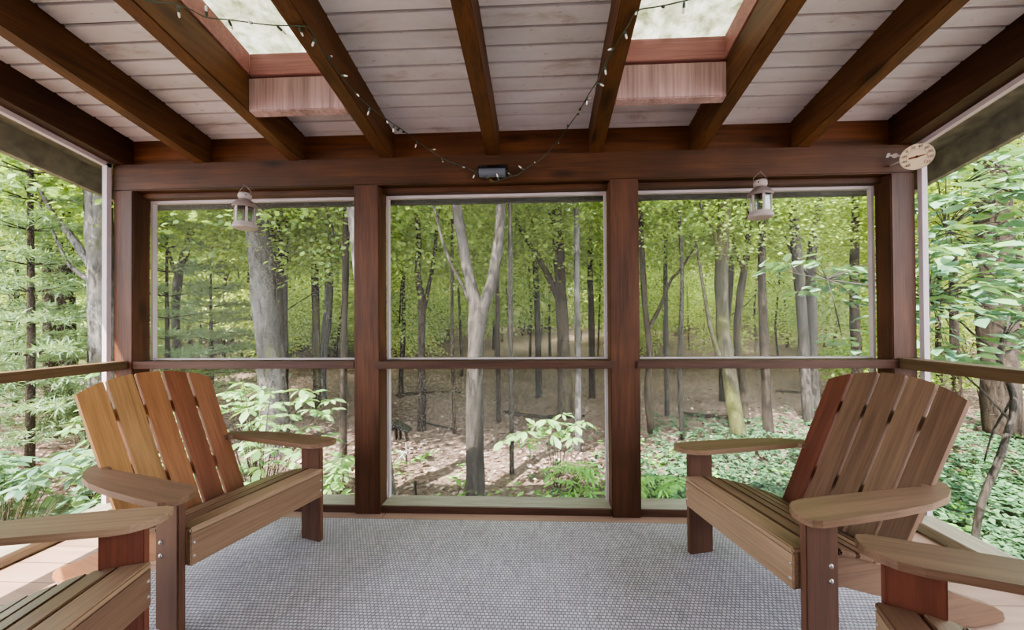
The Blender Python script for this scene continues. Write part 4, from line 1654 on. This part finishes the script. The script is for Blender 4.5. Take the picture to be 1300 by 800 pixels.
# ------------------------------------------------------------------ fallen logs, stake, bird feeder
def log(label, pts, rad, name='fallen_log', bark='dark', cat='log'):
    P = [at(*q) for q in pts]
    o0 = P[0].copy()
    PP = []
    for q in P:
        PP.append(Vector((q.x, q.y, max(q.z, gzf(q.x, q.y) + rad * .6)) if name != 'fallen_log' else (q.x, q.y, gzf(q.x, q.y) + rad * .75)) - o0)
    bm = bmesh.new()
    rr = [rad * (1 - .12 * i) for i in range(len(PP))]
    Q, RR = refine(PP, rr)
    tube(bm, Q, RR, 8, jit=.12)
    tag(bobj(name, bm, BK[bark], None, o0, smooth=True), label, cat)


log('dark fallen log lying among the trunks in the right screen', [(862, 524, 9.6), (890, 532, 9.3), (924, 540, 9.0)], .06)
log('thin fallen trunk lying behind the slim pale pole trunk in the middle screen', [(640, 530, 10), (690, 528, 9.8), (742, 522, 9.7)], .05)
log('curved bare fallen branch on the leaf litter right of the thin dark trunk', [(540, 520, 9), (556, 534, 8.7), (578, 546, 8.4)], .025, bark='grey', cat='branch')
log('slender fallen stick low in the middle screen near the ferns', [(744, 622, 5.2), (757, 612, 5.2), (770, 606, 5.3)], .012, bark='grey', cat='branch')
log('long fallen limb far back in the left half of the middle screen', [(502, 503, 12), (540, 500, 12.2), (585, 497, 12.4)], .05, bark='brown')
log('long low fallen limb far back in the right screen', [(985, 490, 12), (1040, 500, 11.5), (1085, 497, 11.5)], .05, bark='brown')

q = at(527, 634, 5.0)
g = gzf(q.x, q.y)
bm = bmesh.new()
tube(bm, [(0, 0, -.1), (0, 0, .1), (.005, 0, .22)], [.022, .02, .018], 8, jit=.1)
tag(bobj('wooden_stake', bm, BK['grey'], None, (q.x, q.y, g)), 'short weathered wooden stake on the litter at the foot of the middle screen', 'stake')

d_ = 6.2
q = at(516, 590, d_)
g = gzf(q.x, q.y)
top_ = at(505, 538, d_)
root = empty('bird_feeder', (q.x, q.y, g))
tag(root, 'small dark roofed bird feeder on a post beside the knotty post in the middle screen', 'bird feeder')
H_ = top_.z - g
k_ = d_ / F
bm = bmesh.new()
tube(bm, [(0, 0, -.15), (0, 0, H_ * .45), (-.03, 0, H_ - 20 * k_ + .02)], .012, 7)
bobj('pole', bm, BK['dark'], root)
cx = -9 * k_
bm = bmesh.new()
prism(bm, [(cx - 8 * k_, H_ - 6 * k_), (cx - 5 * k_, H_ + 3 * k_), (cx + 14 * k_, H_ - 8 * k_), (cx + 13 * k_, H_ - 11 * k_), (cx - 4 * k_, H_ - 2 * k_), (cx - 6 * k_, H_ - 8 * k_)], -.1, .1)
bobj('roof', bm, M['black'], root)
bm = bmesh.new()
for ax in (-5, 0, 8):
    box(bm, cx + ax * k_, cx + (ax + 1.5) * k_, -.05, .05, H_ - 21 * k_, H_ - 5 * k_)
box(bm, cx - 6 * k_, cx + 11 * k_, -.06, .06, H_ - 22 * k_, H_ - 20 * k_)
bobj('hopper', bm, BK['dark'], root)
bm = bmesh.new()
for a_, b_ in (((9, -22), (10, -38)), ((-3, -34), (10, -36)), ((0, -44), (8, -35)), ((2, -33), (8, -45))):
    tube(bm, [(cx + a_[0] * k_, -.03, H_ + a_[1] * k_), (cx + b_[0] * k_, -.03, H_ + b_[1] * k_)], .008, 6)
bobj('bracket', bm, plain('pale metal bracket', srgb(196, 214, 216), .4, .3), root)

# ------------------------------------------------------------------ light
w = bpy.data.worlds.new('sky')
SC.world = w
w.use_nodes = True
nt = w.node_tree
bgn = nt.nodes['Background']
bgn.inputs[0].default_value = (.86, .93, 1.0, 1)
bgn.inputs[1].default_value = 8.0


def lamp(name, typ, loc, energy, color, rot=None, aim=None, **kw):
    l = bpy.data.lights.new(name, typ)
    l.energy = energy
    l.color = color
    for k, v in kw.items():
        setattr(l, k, v)
    o = bpy.data.objects.new(name, l)
    COL.objects.link(o)
    o.location = loc
    if aim is not None:
        o.rotation_euler = Vector(aim).to_track_quat('-Z', 'Y').to_euler()
    return o


lamp('sun', 'SUN', (0, 0, 20), 25.0, (1, .95, .86), aim=(.32, .55, -.77), angle=math.radians(.6))
lamp('fill_light', 'AREA', (0, -1.9, 1.5), 9, (1, .99, .98), aim=(0, 1, .12), shape='RECTANGLE', size=4.2, size_y=1.6)  # added fill behind the viewpoint, stands for no real lamp

SC.view_settings.view_transform = 'AgX'
SC.view_settings.look = 'AgX - Medium High Contrast'
SC.view_settings.exposure = 0.12
SC.cycles.max_bounces = 7
SC.cycles.diffuse_bounces = 3
SC.cycles.glossy_bounces = 2
SC.cycles.transmission_bounces = 3
SC.cycles.transparent_max_bounces = 10
SC.cycles.caustics_reflective = False
SC.cycles.caustics_refractive = False
SC.cycles.sample_clamp_indirect = 6
SC.cycles.use_denoising = True
SC.cycles.denoising_prefilter = 'ACCURATE'
SC.cycles.use_adaptive_sampling = False
